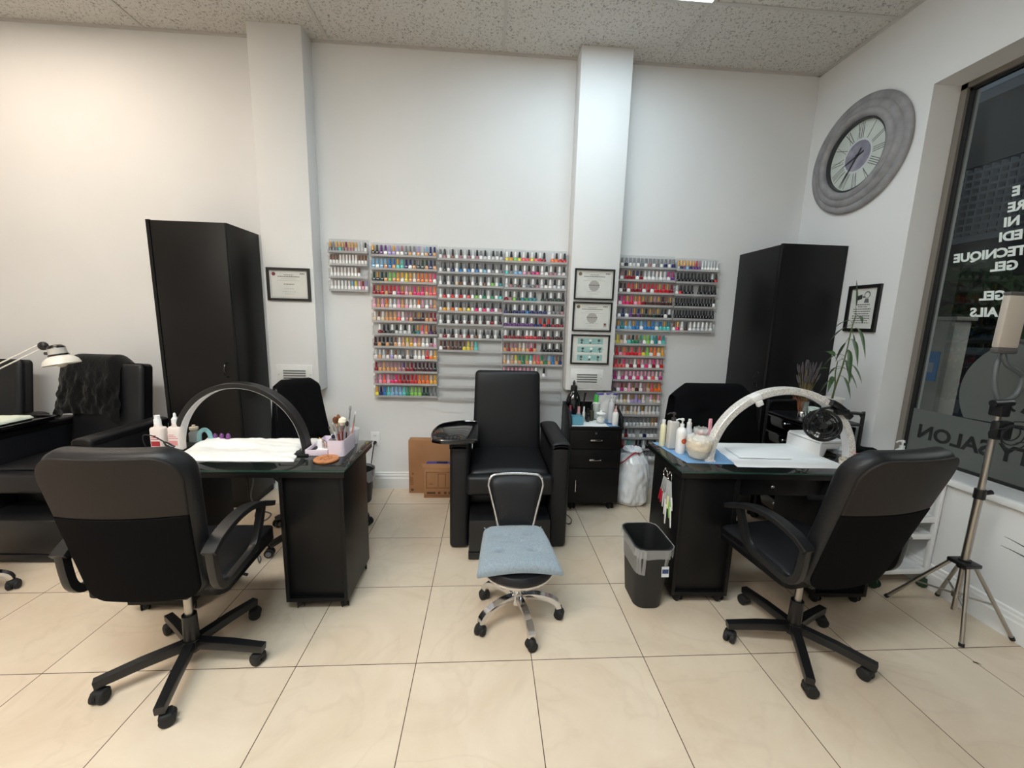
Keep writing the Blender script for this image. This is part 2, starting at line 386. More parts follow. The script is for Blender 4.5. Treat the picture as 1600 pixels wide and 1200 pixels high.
for k in range(34):
    g.sph((8.3 + rnd.uniform(-.3, .3), 1.2 + k * 0.12 + rnd.uniform(-.1, .1), rnd.uniform(1.5, 2.35)), (rnd.uniform(.14, .3),) * 3, 20)
for v_ in g.bm.verts: v_.co += Vector((noise(v_.co.x * 9, v_.co.y * 9, v_.co.z * 9), noise(v_.co.y * 9, v_.co.z * 9, v_.co.x * 9 + 5), noise(v_.co.z * 9, v_.co.x * 9, v_.co.y * 9 + 9))) * 0.16
g.done('foliage', mat('hedge_leaves', (70, 92, 60), 0.9, bump=(30, 1.0)), sh, True, smooth=False)
G().b2((8.05, 1.1, -0.1), (8.55, 5.2, 1.7), 0.1).done('hedge_base', mat('hedge_dark', (24, 28, 22), 0.95, bump=(25, 1.0)), sh, True)
cr_ = thing('parked_car', 'dark parked car outside, low behind the frosted logo', 'car', (7.2, 2.2, -0.1))
CARP = mat('car_paint', (90, 92, 100), 0.25, 0.3, coat=0.6)
g = G(); g.prism([(-2.1, 0.25), (2.1, 0.25), (2.15, 0.75), (1.3, 0.92), (0.75, 1.38), (-1.1, 1.42), (-1.75, 0.98), (-2.15, 0.9)], 1.7, Matrix(((0, 0, 1, 6.3), (1, 0, 0, 2.4), (0, 1, 0, -0.1), (0, 0, 0, 1))), 0.06, 3); g.done('car_body', CARP, cr_, True)
for y in (1.1, 3.7): g = G(); g.cyl((6.27, y, 0.22), (6.5, y, 0.22), 0.32, n=24); g.done('wheel', RUB, cr_, True)
g = G(); g.prism([(-0.95, 0.98), (1.12, 0.96), (0.68, 1.30), (-0.95, 1.33)], 0.01, Matrix(((0, 0, 1, 6.288), (1, 0, 0, 2.4), (0, 1, 0, -0.1), (0, 0, 0, 1)))); g.done('side_window', mat('car_glass', (20, 22, 26), 0.05), cr_, True)

# ---------------------------------------------------------------- ceiling lights
def emis(name, col, s):
    m = bpy.data.materials.new(name); m.use_nodes = True; b = m.node_tree.nodes['Principled BSDF']
    b.inputs['Base Color'].default_value = (0.8, 0.8, 0.8, 1); b.inputs['Emission Color'].default_value = (*col, 1); b.inputs['Emission Strength'].default_value = s
    return m
def troffer(x0, y0, m, label, w=1.24, d=0.59):
    t = thing('ceiling_light', label, 'ceiling light', (x0 + w / 2, y0 + d / 2, ZC), group='recessed ceiling lights')
    G().b2((x0, y0, ZC - 0.008), (x0 + w, y0 + d, ZC - 0.002)).done('diffuser', m, t, True)
    g = G(); a = 0.02
    g.b2((x0 - a, y0 - a, ZC - 0.011), (x0 + w + a, y0, ZC - 0.001)); g.b2((x0 - a, y0 + d, ZC - 0.011), (x0 + w + a, y0 + d + a, ZC - 0.001))
    g.b2((x0 - a, y0, ZC - 0.011), (x0, y0 + d, ZC - 0.001)); g.b2((x0 + w, y0, ZC - 0.011), (x0 + w + a, y0 + d, ZC - 0.001))
    g.done('frame', TB, t, True)
troffer(0.879, 0.591, emis('cool_light_diffuser', (0.72, 0.90, 1.0), 9.0), 'white ceiling light panel over the middle of the back wall')
troffer(-2.907, 0.591, emis('warm_light_diffuser', (1.0, 0.85, 0.70), 11.0), 'warm ceiling light panel over the left recliners')
troffer(-1.645, -1.857, emis('soft_warm_diffuser', (1.0, 0.90, 0.77), 29.0), 'ceiling light panel over the left office chair')
troffer(-0.383, -1.857, emis('daylight_diffuser', (0.80, 0.94, 1.0), 30.0), 'ceiling light panel above the photographer')
troffer(-2.907, -3.08, emis('warm_front_diffuser', (1.0, 0.91, 0.80), 16.0), 'ceiling light panel at the far left front')
troffer(-0.383, -3.08, emis('daylight_front_diffuser', (0.82, 0.94, 1.0), 10.0), 'ceiling light panel at the front of the room')
wl = thing('facade_fill_light', 'added unseen strip light outside the window, brightening the facade', 'fill light', (6.6, -0.5, 3.3))  # added lamp, out of view, only to lift the exterior behind the glass
G().b2((6.3, -2.2, 3.30), (6.9, 1.2, 3.32)).done('diffuser', emis('facade_fill_emitter', (1.0, 0.97, 0.93), 26.0), wl, True)
G().b2((6.27, -2.25, 3.32), (6.93, 1.25, 3.36)).done('housing', TB, wl, True)
wd = bpy.data.worlds.new('world'); scene.world = wd; wd.use_nodes = True
bg = wd.node_tree.nodes['Background']; bg.inputs['Color'].default_value = (0.55, 0.66, 0.8, 1); bg.inputs['Strength'].default_value = 0.3
# ---------------------------------------------------------------- wardrobes
def arc_handle(g, a, b, out, r=0.0045):
    a, b, out = Vector(a), Vector(b), Vector(out)
    pts = [a, a + out * 0.6 + (b - a) * 0.05, a + out + (b - a) * 0.22, a + out * 1.15 + (b - a) * 0.5, a + out + (b - a) * 0.78, a + out * 0.6 + (b - a) * 0.95, b]
    g.tube(smooth_path(pts, 4), r, 8); g.cyl(a - out * 0.05, a + out * 0.12, r * 2, n=10); g.cyl(b - out * 0.05, b + out * 0.12, r * 2, n=10)
t = thing('wardrobe', 'tall black laminate wardrobe left of the left wall column', 'wardrobe', (-1.23, 1.6, 0))
g = G(); g.b2((-1.485, 1.42, 0.06), (-0.982, YB - 0.005, 2.06), 0.002); g.b2((-1.465, 1.45, 0), (-1.0, YB - 0.02, 0.06)); g.b2((-1.485, 1.40, 0), (-1.463, 1.42, 2.06)); g.done('carcass', BLK, t, True)
d = G().b2((-1.458, 1.40, 0.07), (-0.985, 1.418, 2.055), 0.002).done('door', BLK, t, True)
g = G(); arc_handle(g, (-1.047, 1.40, 1.115), (-1.047, 1.40, 1.01), (0, -0.028, 0)); g.done('door_handle', PLG, d, True)
t = thing('wardrobe', 'tall black laminate wardrobe in the right corner beneath the clock', 'wardrobe', (3.1, 1.55, 0))
g = G(); g.b2((2.882, 1.305, 0.06), (XR - 0.004, YB - 0.005, 2.05), 0.002); g.b2((2.91, 1.33, 0), (XR - 0.02, YB - 0.02, 0.06)); g.b2((2.862, 1.305, 0), (2.882, 1.328, 2.05)); g.done('carcass', BLK, t, True)
d = G().b2((2.862, 1.332, 0.07), (2.88, YB - 0.01, 2.045), 0.002).done('door', BLK, t, True)
g = G(); arc_handle(g, (2.862, 1.395, 1.115), (2.862, 1.395, 1.015), (-0.028, 0, 0)); g.done('door_handle', PLG, d, True)

# ---------------------------------------------------------------- manicure desks
DGL = mat('desk_glass', (16, 22, 20), 0.06, coat=0.3)
GED = mat('green_glass_edge', (38, 66, 56), 0.1)
def caster(g, x, y, z0, r=0.024, rz=0.0, mi=0):
    c, s_ = math.cos(rz), math.sin(rz)
    for k in (-0.011, 0.011): g.cyl((x + k * c - 0.009 * c * (1 if k > 0 else -1) * -0.5, y + k * s_, r), (x + k * c + 0.009 * c * (1 if k > 0 else -1) * 0.5 + 0.004 * c, y + k * s_ + 0.004 * s_, r), r, n=14, mi=mi)
    g.box((x, y, r * 1.35), (0.02, 0.036, r * 1.3), 0.006, rot=(0, 0, rz), mi=mi)
    g.cyl((x, y, r * 1.5), (x, y, z0), 0.006, n=8, mi=mi)
def desk(label, loc, rz, W, flip):
    t = thing('manicure_desk', label, 'desk', loc, rz)          # origin: front left corner on the floor, x to the right, y to the back
    g = G(); g.b2((-0.004, -0.004, 0.706), (W + 0.004, 0.462, 0.735), 0.002); g.done('desktop', BLK, t)
    g = G(); g.b2((-0.008, -0.008, 0.735), (W + 0.008, 0.468, 0.7445), 0.002); gl = g.done('glass_top', [DGL, GED], t, label='green edged glass sheet')
    for p in gl.data.polygons:
        if abs(p.normal.z) < 0.5: p.material_index = 1
    for side in (0, 1):
        x0 = 0.006 if side == 0 else W - 0.306
        g = G(); g.b2((x0, 0.006, 0.05), (x0 + 0.018, 0.375, 0.706), 0.001); g.b2((x0 + 0.282, 0.006, 0.05), (x0 + 0.30, 0.375, 0.706), 0.001)
        g.b2((x0 + 0.018, 0.357, 0.05), (x0 + 0.282, 0.375, 0.706)); g.b2((x0 + 0.018, 0.006, 0.05), (x0 + 0.282, 0.375, 0.07)); g.b2((x0 + 0.018, 0.022, 0.07), (x0 + 0.282, 0.04, 0.70), 0.001)
        p = g.done('pedestal', BLK, t)
        for cx in (x0 + 0.05, x0 + 0.27):
            for cy in (0.04, 0.34): g = G(); caster(g, cx, cy, 0.05, 0.022, 0.5); g.done('caster', RUB, p)
    if not flip: return t
    g = G(); g.b2((0.306, 0.05, 0.60), (W - 0.306, 0.066, 0.706)); g.b2((0.306, 0.066, 0.60), (W - 0.306, 0.33, 0.612)); dr = g.done('drawer', BLK, t)
    g = G(); g.sph((W / 2 - 0.04 if flip else W / 2, 0.04, 0.652), 0.011, 12); g.cyl((W / 2 - 0.04 if flip else W / 2, 0.052, 0.652), (W / 2 - 0.04 if flip else W / 2, 0.04, 0.652), 0.005); g.done('knob', CHR, dr)
    return t
DL = desk('black manicure desk on the left, under the black arch lamp', (-0.945, 0.322, 0), 0.0, 1.058, False)
DR = desk('black manicure desk on the right, under the white arch lamp', (1.768, 0.322, 0), math.radians(-2.2), 1.07, True)

# ---------------------------------------------------------------- office chairs
def office_chair(label, loc, rz, leg0, rec=0.105, hh=0.585):
    t = thing('office_chair', label, 'chair', loc, rz)
    g = G(); g.cyl((0, 0, 0.075), (0, 0, 0.125), 0.036, 0.032, 16)
    for k in range(5):
        a = leg0 + k * 2 * PI / 5; c, s_ = math.cos(a), math.sin(a)
        g.tube([(0.02 * c, 0.02 * s_, 0.102), (0.16 * c, 0.16 * s_, 0.094), (0.292 * c, 0.292 * s_, 0.078)], [1.05, 1, 0.92], flat=(0.036, 0.034), up=(0, 0, 1))
    base = g.done('base', PLA, t)
    for k in range(5):
        a = leg0 + k * 2 * PI / 5; c, s_ = math.cos(a), math.sin(a); x, y = 0.272 * c, 0.272 * s_; w_ = a + 0.7 + k * 0.9
        g = G(); cw, sw = math.cos(w_), math.sin(w_)
        for q in (-1, 1): g.lathe([(0, -0.011), (0.02, -0.011), (0.0255, -0.006), (0.0255, 0.006), (0.02, 0.011), (0, 0.011)], (x + 0.0135 * q * cw + 0.012 * sw, y + 0.0135 * q * sw - 0.012 * cw, 0.0255), 16, rot=(PI / 2, 0, w_ + PI / 2))
        g.box((x + 0.008 * sw, y - 0.008 * cw, 0.040), (0.05, 0.042, 0.026), 0.010, 3, rot=(0, 0, w_)); g.cyl((x, y, 0.045), (x, y, 0.085), 0.006, n=8)
        g.done('caster', RUB, base)
    g = G(); g.cyl((0, 0, 0.11), (0, 0, 0.235), 0.028, 0.026, 18); g.done('column_sleeve', PLA, t)
    g = G(); g.cyl((0, 0, 0.235), (0, 0, 0.40), 0.0145, n=14); g.done('gas_column', STE, t, label='bare steel gas column')
    g = G(); g.b2((-0.09, -0.12, 0.385), (0.09, 0.12, 0.408), 0.006); g.tube([(0.08, 0.02, 0.398), (0.2, 0.03, 0.393), (0.225, 0.03, 0.385)], 0.006, 8); g.done('tilt_mechanism', PLA, t)
    def seatf(co):
        x, y, z = co; yy = y / 0.235; xx = x / 0.235
        z2 = z + (0.012 * (1 - xx * xx) * (1 - yy * yy) if z > 0 else 0) - 0.03 * max(0, yy - 0.45) ** 2
        return (x * (1 - 0.05 * yy), y, z2)
    g = G(); g.box((0, 0.065, 0.452), (0.47, 0.42, 0.08), 0.034, 4, fn=seatf, cuts=6); g.done('seat', LEA, t)
    def place(u, v, d):      # u across, v up the back, d out of the rear face
        y = -0.185 - rec * v - 0.035 * math.sin(v * PI) * 0 + 0.03 * (u / 0.22) ** 2
        return (u, y - d * 0.985, 0.435 + hh * v - d * 0.18)
    def outline(inset, n=9):
        W0, W1, r0_, r1_ = 0.200 - inset, 0.230 - inset, 0.065 - inset * .5, 0.09 - inset * .5
        v0, v1 = inset, 0.565 - inset; o = []
        for cx, cz, r_, a0 in ((W1 - r1_, v1 - r1_, r1_, 0), (-(W1 - r1_), v1 - r1_, r1_, 90), (-(W0 - r0_), v0 + r0_, r0_, 180), (W0 - r0_, v0 + r0_, r0_, 270)):
            for i in range(n + 1):
                a = math.radians(a0 + 90 * i / n); o.append((cx + r_ * math.cos(a), cz + r_ * math.sin(a)))
        return o
    def slab(outl, d0, d1, r, vmin=-1, vmax=2, puff=0.0):
        rs_ = []
        for (ax, ay), (bx, by) in zip(outl, outl[1:] + outl[:1]):
            k_ = max(1, int(math.hypot(bx - ax, by - ay) / 0.025)); rs_ += [(ax + (bx - ax) * q / k_, ay + (by - ay) * q / k_) for q in range(k_)]
        outl = rs_
        t_ = bmesh.new(); n = len(outl); cu, cv = 0, sum(p[1] for p in outl) / n
        prof = []                                  # (inset scale, depth)
        K = 5
        for i in range(K + 1):
            a = i / K * PI / 2; prof.append((r * (1 - math.sin(a)), d0 + r * (1 - math.cos(a)) if d1 > d0 else d0 - r * (1 - math.cos(a))))
        sg = 1 if d1 > d0 else -1
        prof = [(r * (1 - math.sin(i / K * PI / 2)), d0 + sg * r * (1 - math.cos(i / K * PI / 2))) for i in range(K + 1)] + [(r * (1 - math.cos(i / K * PI / 2)), d1 - sg * r * (1 - math.sin(i / K * PI / 2))) for i in range(K + 1)]
        rings = []
        full = [(1 - 0.999, d0)] if False else []
        for sc in (0.3, 0.7): full.append((sc, d0))
        def ringpts(ins, sc=None):
            o = []
            for u, v in outl:
                L = math.hypot(u - cu, v - cv); q = (L - ins) / L if sc is None else sc * (L - r) / L
                o.append((cu + (u - cu) * q, cv + (v - cv) * q))
            return o
        seq = [(ringpts(0, q), d0) for q in (0.08, 0.25, 0.45, 0.65, 0.85)] + [(ringpts(i_), d_) for i_, d_ in prof] + [(ringpts(0, q), d1 + sg * puff * w) for q, w in ((0.85, .4), (0.65, .7), (0.45, .9), (0.25, 1), (0.08, 1))]
        for pts, d_ in seq:
            rings.append([t_.verts.new(place(u, min(max(v / 0.565, vmin), vmax), d_)) for u, v in pts])
        for a_, b_ in zip(rings, rings[1:]):
            for i in range(n): t_.faces.new((a_[i], a_[(i + 1) % n], b_[(i + 1) % n], b_[i]))
        t_.faces.new(rings[0]); t_.faces.new(rings[-1]); bmesh.ops.recalc_face_normals(t_, faces=t_.faces)
        return t_
    g = G(); g._add(slab(outline(0), 0.008, -0.075, 0.034, puff=0.012)); g.done('backrest', LEA, t)
    o1 = [(u, v) for u, v in outline(0.010)]
    up_ = [p for p in o1 if p[1] >= 0.346]; up_ = up_ + [(-0.2085, 0.345), (0.2085, 0.345)]
    lo_ = [p for p in o1 if p[1] < 0.30]; lo_ = [(-0.2085, 0.343)] + lo_ + [(0.2085, 0.343)]
    g = G(); g._add(slab(up_, 0.002, 0.013, 0.004)); g.done('upper_back_panel', LEA2, t, label='smooth charcoal upper rear panel')
    g = G(); g._add(slab(lo_, 0.002, 0.015, 0.005)); g.done('lower_back_panel', BLKM, t, label='matte black fabric lower rear panel')
    for s_ in (-1, 1):
        x = 0.243 * s_; g = G()
        g.tube(smooth_path([(x, -0.208, 0.628), (x, -0.15, 0.662), (x, -0.06, 0.683), (x, 0.03, 0.683), (x, 0.11, 0.662), (x, 0.17, 0.636), (x, 0.205, 0.622)], 4), 1.0, flat=(0.05, 0.022), up=(0, 0, 1)); pad = g.done('armrest', PLA, t)
        g = G(); g.tube(smooth_path([(x, 0.135, 0.645), (x, 0.12, 0.60), (x, 0.075, 0.515), (x, 0.03, 0.487), (x, -0.06, 0.475), (x, -0.14, 0.468), (x, -0.178, 0.50), (x, -0.19, 0.56), (x, -0.195, 0.635)], 5), 1.0, flat=(0.030, 0.026), up=(s_, 0, 0.001)); g.box((x - 0.016 * s_, 0.0, 0.47), (0.03, 0.2, 0.03), 0.008); g.done('arm_support', PLA, pad)
    return t
office_chair('black office chair with armrests in front of the left manicure desk', (-0.427, 0.029, 0), math.radians(1), math.radians(69))
office_chair('black office chair with armrests in front of the right manicure desk', (2.22, 0.04, 0), math.radians(9), math.radians(18), 0.178, 0.615)

# ---------------------------------------------------------------- recliners
def recliner(label, loc, rz=0.0, tray_side=-1):
    t = thing('recliner_chair', label, 'recliner', loc, rz)    # origin under seat centre front; faces -y
    for s_ in (-1, 1):
        g = G(); g.box((s_ * 0.318, 0.27, 0.345), (0.118, 0.56, 0.67), 0.022, 3)
        def armtop(co): return (co.x, co.y, co.z + 0.012 * math.cos(co.x / 0.06 * 1.4))
        g.box((s_ * 0.318, 0.27, 0.68), (0.126, 0.57, 0.045), 0.02, 3, fn=armtop, cuts=4); g.done('arm', LEA, t)
    def sf(co):
        return (co.x, co.y, co.z + (0.018 * (1 - (co.x / 0.27) ** 2) if co.z > 0 else 0))
    g = G(); g.box((0, 0.28, 0.455), (0.515, 0.56, 0.13), 0.035, 4, fn=sf, cuts=5); g.done('seat', LEA, t)
    g = G(); g.box((0, -0.02, 0.445), (0.545, 0.075, 0.13), 0.03, 4); g.done('seat_front_roll', LEA, t)
    def bf(co):
        k = (co.z + 0.3) / 0.6
        return (co.x * (1.0 - 0.05 * k), co.y - 0.012 * (1 - (co.x / 0.25) ** 2) * (1 if co.y < 0 else 0), co.z)
    g = G(); g.box((0, 0.545, 0.78), (0.505, 0.10, 0.62), 0.032, 4, rot=(math.radians(-9), 0, 0), fn=bf, cuts=5); g.done('backrest', LEA, t)
    g = G(); g.b2((-0.255, 0.12, 0.05), (0.255, 0.50, 0.39), 0.01); g.b2((-0.22, 0.0, 0.02), (0.22, 0.5, 0.06)); g.done('base_frame', PLA, t)
    g = G(); g.box((0, 0.0, 0.155), (0.50, 0.26, 0.21), 0.012, 2); g.b2((-0.252, -0.134, 0.003), (0.252, 0.13, 0.05), 0.008); g.done('footrest', PLA, t)
    if not tray_side: return t
    s_ = tray_side
    o = [(-0.50, 0.045), (-0.498, 0.16), (-0.462, 0.30), (-0.37, 0.372), (-0.30, 0.39), (-0.235, 0.38), (-0.215, 0.36), (-0.213, -0.04), (-0.225, -0.06), (-0.36, -0.085), (-0.43, -0.08), (-0.48, -0.05)]
    if s_ > 0: o = [(-x, y) for x, y in o][::-1]
    g = G(); g.prism(o, 0.022, Matrix.Translation((0, 0, 0.722)), 0.006, 2)
    tr = g.done('tray', PLG, t)
    rimp = smooth_path([(x * 0.985, y * 0.985 + 0.002, 0.746) for x, y in o] + [(o[0][0] * 0.985, o[0][1] * 0.985 + .002, 0.746)], 4)
    g = G(); g.tube(rimp[:-1], 0.006, 6, closed=True); g.done('tray_rim', PLG, tr)
    g = G(); g.lathe([(0.030, 0.7455), (0.036, 0.749), (0.040, 0.7455)], (s_ * 0.43, 0.04, 0), 20, cap=False); g.lathe([(0, 0.7448), (0.031, 0.7448), (0.031, 0.7458), (0, 0.7458)], (s_ * 0.43, 0.04, 0), 20); g.done('cup_holder', mat('cup_recess', (6, 6, 7), 0.6), tr)
    g = G(); g.cyl((s_ * 0.31, 0.02, 0.66), (s_ * 0.31, 0.02, 0.722), 0.022, n=14); g.b2((s_ * 0.31 - 0.05, -0.02, 0.700), (s_ * 0.31 + 0.05, 0.06, 0.722), 0.004); g.done('tray_bracket', PLA, tr)
    return t
recliner('black leatherette recliner at the back wall, behind the grey cushioned stool', (0.94, 0.87, 0), 0.0, -1)
recliner('black recliner at left with a crinkled black towel over its back', (-1.90, 0.90, 0), math.radians(-2), -1)
recliner('black recliner almost wholly cut off by the left edge of the photo', (-2.80, 1.0, 0), 0.0, 0)

# ---------------------------------------------------------------- pedicure stools
def stool(label, loc, leg0, back=True, group=None):
    t = thing('pedicure_stool', label, 'stool', loc, 0, group)
    g = G(); g.lathe([(0, 0.085), (0.034, 0.085), (0.034, 0.13), (0.022, 0.14), (0, 0.14)], n=18)
    for k in range(5):
        a = leg0 + k * 2 * PI / 5; c, s_ = math.cos(a), math.sin(a)
        g.tube(smooth_path([(0.02 * c, 0.02 * s_, 0.118), (0.09 * c, 0.09 * s_, 0.122), (0.16 * c, 0.16 * s_, 0.108), (0.198 * c, 0.198 * s_, 0.085), (0.208 * c, 0.208 * s_, 0.06)], 4), 1.0, flat=(0.034, 0.026), up=(c * 0.3, s_ * 0.3, 1))
    base = g.done('base', CHR, t)
    for k in range(5):
        a = leg0 + k * 2 * PI / 5; c, s_ = math.cos(a), math.sin(a); x, y = 0.212 * c, 0.212 * s_; w_ = a + k * 1.1
        g = G(); cw, sw = math.cos(w_), math.sin(w_)
        for q in (-1, 1): g.lathe([(0, -0.011), (0.019, -0.011), (0.024, -0.006), (0.024, 0.006), (0.019, 0.011), (0, 0.011)], (x + 0.0135 * q * cw, y + 0.0135 * q * sw, 0.024), 16, rot=(PI / 2, 0, w_ + PI / 2))
        g.sph((x, y, 0.036), (0.026, 0.022, 0.024), 14, rot=(0, 0, w_)); g.cyl((x, y, 0.045), (x, y, 0.068), 0.012, n=10); g.done('caster', RUB, base)
    g = G(); g.cyl((0, 0, 0.13), (0, 0, 0.25), 0.024, n=18); g.done('column', CHR, t)
    g = G(); g.lathe([(0, 0.25), (0.10, 0.25), (0.168, 0.262), (0.176, 0.272), (0.176, 0.282), (0.168, 0.286), (0, 0.286)], n=40); g.done('seat_ring', CHR, t)
    g = G(); g.lathe([(0, 0.275), (0.166, 0.275), (0.178, 0.288), (0.178, 0.303), (0.165, 0.32), (0.12, 0.328), (0, 0.332)], n=40); g.done('seat', LEA, t)
    if back:
        def P(u, v): return (u, 0.235 + 0.06 * (v - 0.43) / 0.2 - 0.35 * u * u, v)
        pts = [P(-0.088, 0.345), P(-0.108, 0.43), P(-0.142, 0.555), P(-0.148, 0.585), P(-0.138, 0.615), P(-0.11, 0.63), P(0, 0.634), P(0.11, 0.63), P(0.138, 0.615), P(0.148, 0.585), P(0.142, 0.555), P(0.108, 0.43), P(0.088, 0.345)]
        g = G(); g.tube(smooth_path(pts, 5), 0.0075, 10)
        for s_ in (-1, 1): g.tube(smooth_path([P(0.088 * s_, 0.345), (0.085 * s_, 0.17, 0.285), (0.07 * s_, 0.09, 0.262)], 5), 0.0075, 10)
        fr = g.done('back_frame', CHR, t)
        o = [(-0.095, 0.39), (-0.102, 0.43), (-0.134, 0.565), (-0.135, 0.595), (-0.118, 0.617), (-0.06, 0.625), (0.06, 0.625), (0.118, 0.617), (0.135, 0.595), (0.134, 0.565), (0.102, 0.43), (0.095, 0.39), (0.05, 0.375), (-0.05, 0.375)]
        sp = [(p.x, p.y) for p in smooth_path([(x, y, 0) for x, y in o + [o[0]]], 4)][:-1]
        tb = bmesh.new(); rings = []
        cx, cy = 0, 0.5
        for sc, dd in ((0.3, -0.024), (0.7, -0.022), (0.9, -0.016), (0.985, -0.006), (1, 0.0), (0.985, 0.006), (0.9, 0.013), (0.5, 0.016)):
            rings.append([tb.verts.new(Vector(P(cx + (x - cx) * sc, cy + (y - cy) * sc)) + Vector((0, dd, 0))) for x, y in sp])
        n = len(sp)
        for a_, b_ in zip(rings, rings[1:]):
            for i in range(n): tb.faces.new((a_[i], a_[(i + 1) % n], b_[(i + 1) % n], b_[i]))
        tb.faces.new(rings[0]); tb.faces.new(rings[-1]); bmesh.ops.recalc_face_normals(tb, faces=tb.faces)
        g = G(); g._add(tb); g.done('backrest', LEA, t)
    return t
stool('low chrome stool with round black seat in front of the middle recliner', (0.952, 0.262, 0), math.radians(68))
stool('low chrome stool mostly cut off by the left edge of the photo', (-1.867, 0.43, 0), math.radians(30), False)
# grey tufted pad on the stool
def padf(u, v):
    y = (v - 0.5) * 0.385; k = 0.5 + v * 0.5; hw = 0.197 - 0.038 * v
    if v > 0.9: hw -= (v - 0.9) * 0.35
    x = (u - 0.5) * 2 * hw
    z = 0.034 + 0.003 * noise(x * 14, y * 14)
    ed = min(u, 1 - u) / 0.10; z *= 1 if ed > 1 else math.sqrt(max(0.0, 1 - (1 - ed) ** 2)) * 0.75 + 0.25
    ev = min(v, 1 - v) / 0.10; z *= 1 if ev > 1 else math.sqrt(max(0.0, 1 - (1 - ev) ** 2)) * 0.75 + 0.25
    for bx, by in ((0, 0.01), (-0.075, 0.075), (0.075, 0.075), (-0.08, -0.07), (0.08, -0.07)):
        dx, dy = x - bx, y - by; d2 = math.hypot(dx * 0.75, dy * 1.5); z -= 0.024 * math.exp(-(d2 / 0.016) ** 2) + 0.007 * math.exp(-(d2 / 0.040) ** 2)
    return x, y, z
t = thing('seat_cushion', 'blue grey tufted cushion lying on the low chrome stool', 'cushion', (0.945, 0.305, 0.334), math.radians(1.5))
def sag(x, y): return -0.012 * max(0, math.hypot(x, y + 0.02) - 0.13) / 0.12 + 0.006 * math.cos(x * 12) * (1 if y < 0 else .5)
g = G(); NU = NV = 60
tb = bmesh.new(); top = [[None] * (NV + 1) for _ in range(NU + 1)]; bot = [[None] * (NV + 1) for _ in range(NU + 1)]
for i in range(NU + 1):
    for j in range(NV + 1):
        x, y, z = padf(i / NU, j / NV); s_ = sag(x, y); top[i][j] = tb.verts.new((x, y, s_ + z + 0.012)); bot[i][j] = tb.verts.new((x * .985, y * .985, s_ + 0.002))
for i in range(NU):
    for j in range(NV):
        tb.faces.new((top[i][j], top[i + 1][j], top[i + 1][j + 1], top[i][j + 1])); tb.faces.new((bot[i][j], bot[i][j + 1], bot[i + 1][j + 1], bot[i + 1][j]))
for i in range(NU):
    tb.faces.new((top[i][0], bot[i][0], bot[i + 1][0], top[i + 1][0])); tb.faces.new((top[i][NV], top[i + 1][NV], bot[i + 1][NV], bot[i][NV]))
for j in range(NV):
    tb.faces.new((top[0][j], top[0][j + 1], bot[0][j + 1], bot[0][j])); tb.faces.new((top[NU][j], bot[NU][j], bot[NU][j + 1], top[NU][j + 1]))
g._add(tb); g.smooth = 60
PADM = mat('grey_blue_linen', (146, 159, 169), 0.95, bump=(420, 0.45), var=(120, (132, 145, 155)), sheen=0.2)
g.done('pad', PADM, t)
for s_ in (-1, 1):
    g = G(); g.tube(smooth_path([(0.15 * s_, 0.175, 0.02), (0.155 * s_, 0.21, 0.005), (0.13 * s_, 0.215, -0.03)], 4), 0.0025, 6); g.done('tie', PADM, t)

# ---------------------------------------------------------------- drawer cart right of the recliner
t = thing('storage_cart', 'black salon cart with two drawers beside the middle recliner', 'cart', (1.62, 1.52, 0))
CX0, CX1, CY0, CY1 = 1.418, 1.825, 1.365, 1.70
g = G(); g.b2((CX0, CY0 + 0.018, 0.06), (CX1, CY1, 0.662), 0.003); g.b2((CX0 - 0.004, CY0 - 0.006, 0.662), (CX1 + 0.004, CY1, 0.682), 0.003)
side = [(0, 0), (CY1 - CY0, 0), (CY1 - CY0, 0.13), (CY1 - CY0 - 0.10, 0.13), (0.12, 0.115), (0.05, 0.085), (0.012, 0.04)]
for x in (CX0 - 0.004, CX1 - 0.012): g.prism(side, 0.016, Matrix(((0, 0, 1, x), (1, 0, 0, CY0 - 0.005), (0, 1, 0, 0.68), (0, 0, 0, 1))), 0.002)
g.b2((CX0, CY1 - 0.016, 0.68), (CX1, CY1, 0.81)); g.done('body', BLK, t, True)
for z0, z1 in ((0.508, 0.658), (0.355, 0.503)):
    d = G().b2((CX0 + 0.004, CY0, z0), (CX1 - 0.004, CY0 + 0.018, z1), 0.002).done('drawer', BLK, t, True)
    zc = (z0 + z1) / 2; g = G(); g.b2((1.574, CY0 - 0.022, zc - 0.008), (1.666, CY0 - 0.012, zc + 0.004), 0.002)
    for x in (1.585, 1.655): g.cyl((x, CY0, zc - 0.002), (x, CY0 - 0.014, zc - 0.002), 0.004, n=8)
    g.done('handle', CHR, d, True)
    if z0 > 0.5: g = G(); g.cyl((1.62, CY0 + 0.001, 0.632), (1.62, CY0 - 0.006, 0.632), 0.009, n=16); g.done('lock', STE, d, True)
d = G().b2((CX0 + 0.004, CY0, 0.075), (CX1 - 0.004, CY0 + 0.018, 0.35), 0.002).done('door', BLK, t, True)
g = G(); g.b2((1.474, CY0 - 0.022, 0.17), (1.482, CY0 - 0.012, 0.265), 0.002)
for z in (0.18, 0.255): g.cyl((1.478, CY0, z), (1.478, CY0 - 0.014, z), 0.004, n=8)
g.done('handle', CHR, d, True)
for x in (CX0 + 0.05, CX1 - 0.05):
    for y in (CY0 + 0.05, CY1 - 0.05): g = G(); caster(g, x, y, 0.062, 0.026, 0.4); g.done('caster', RUB, t, True)
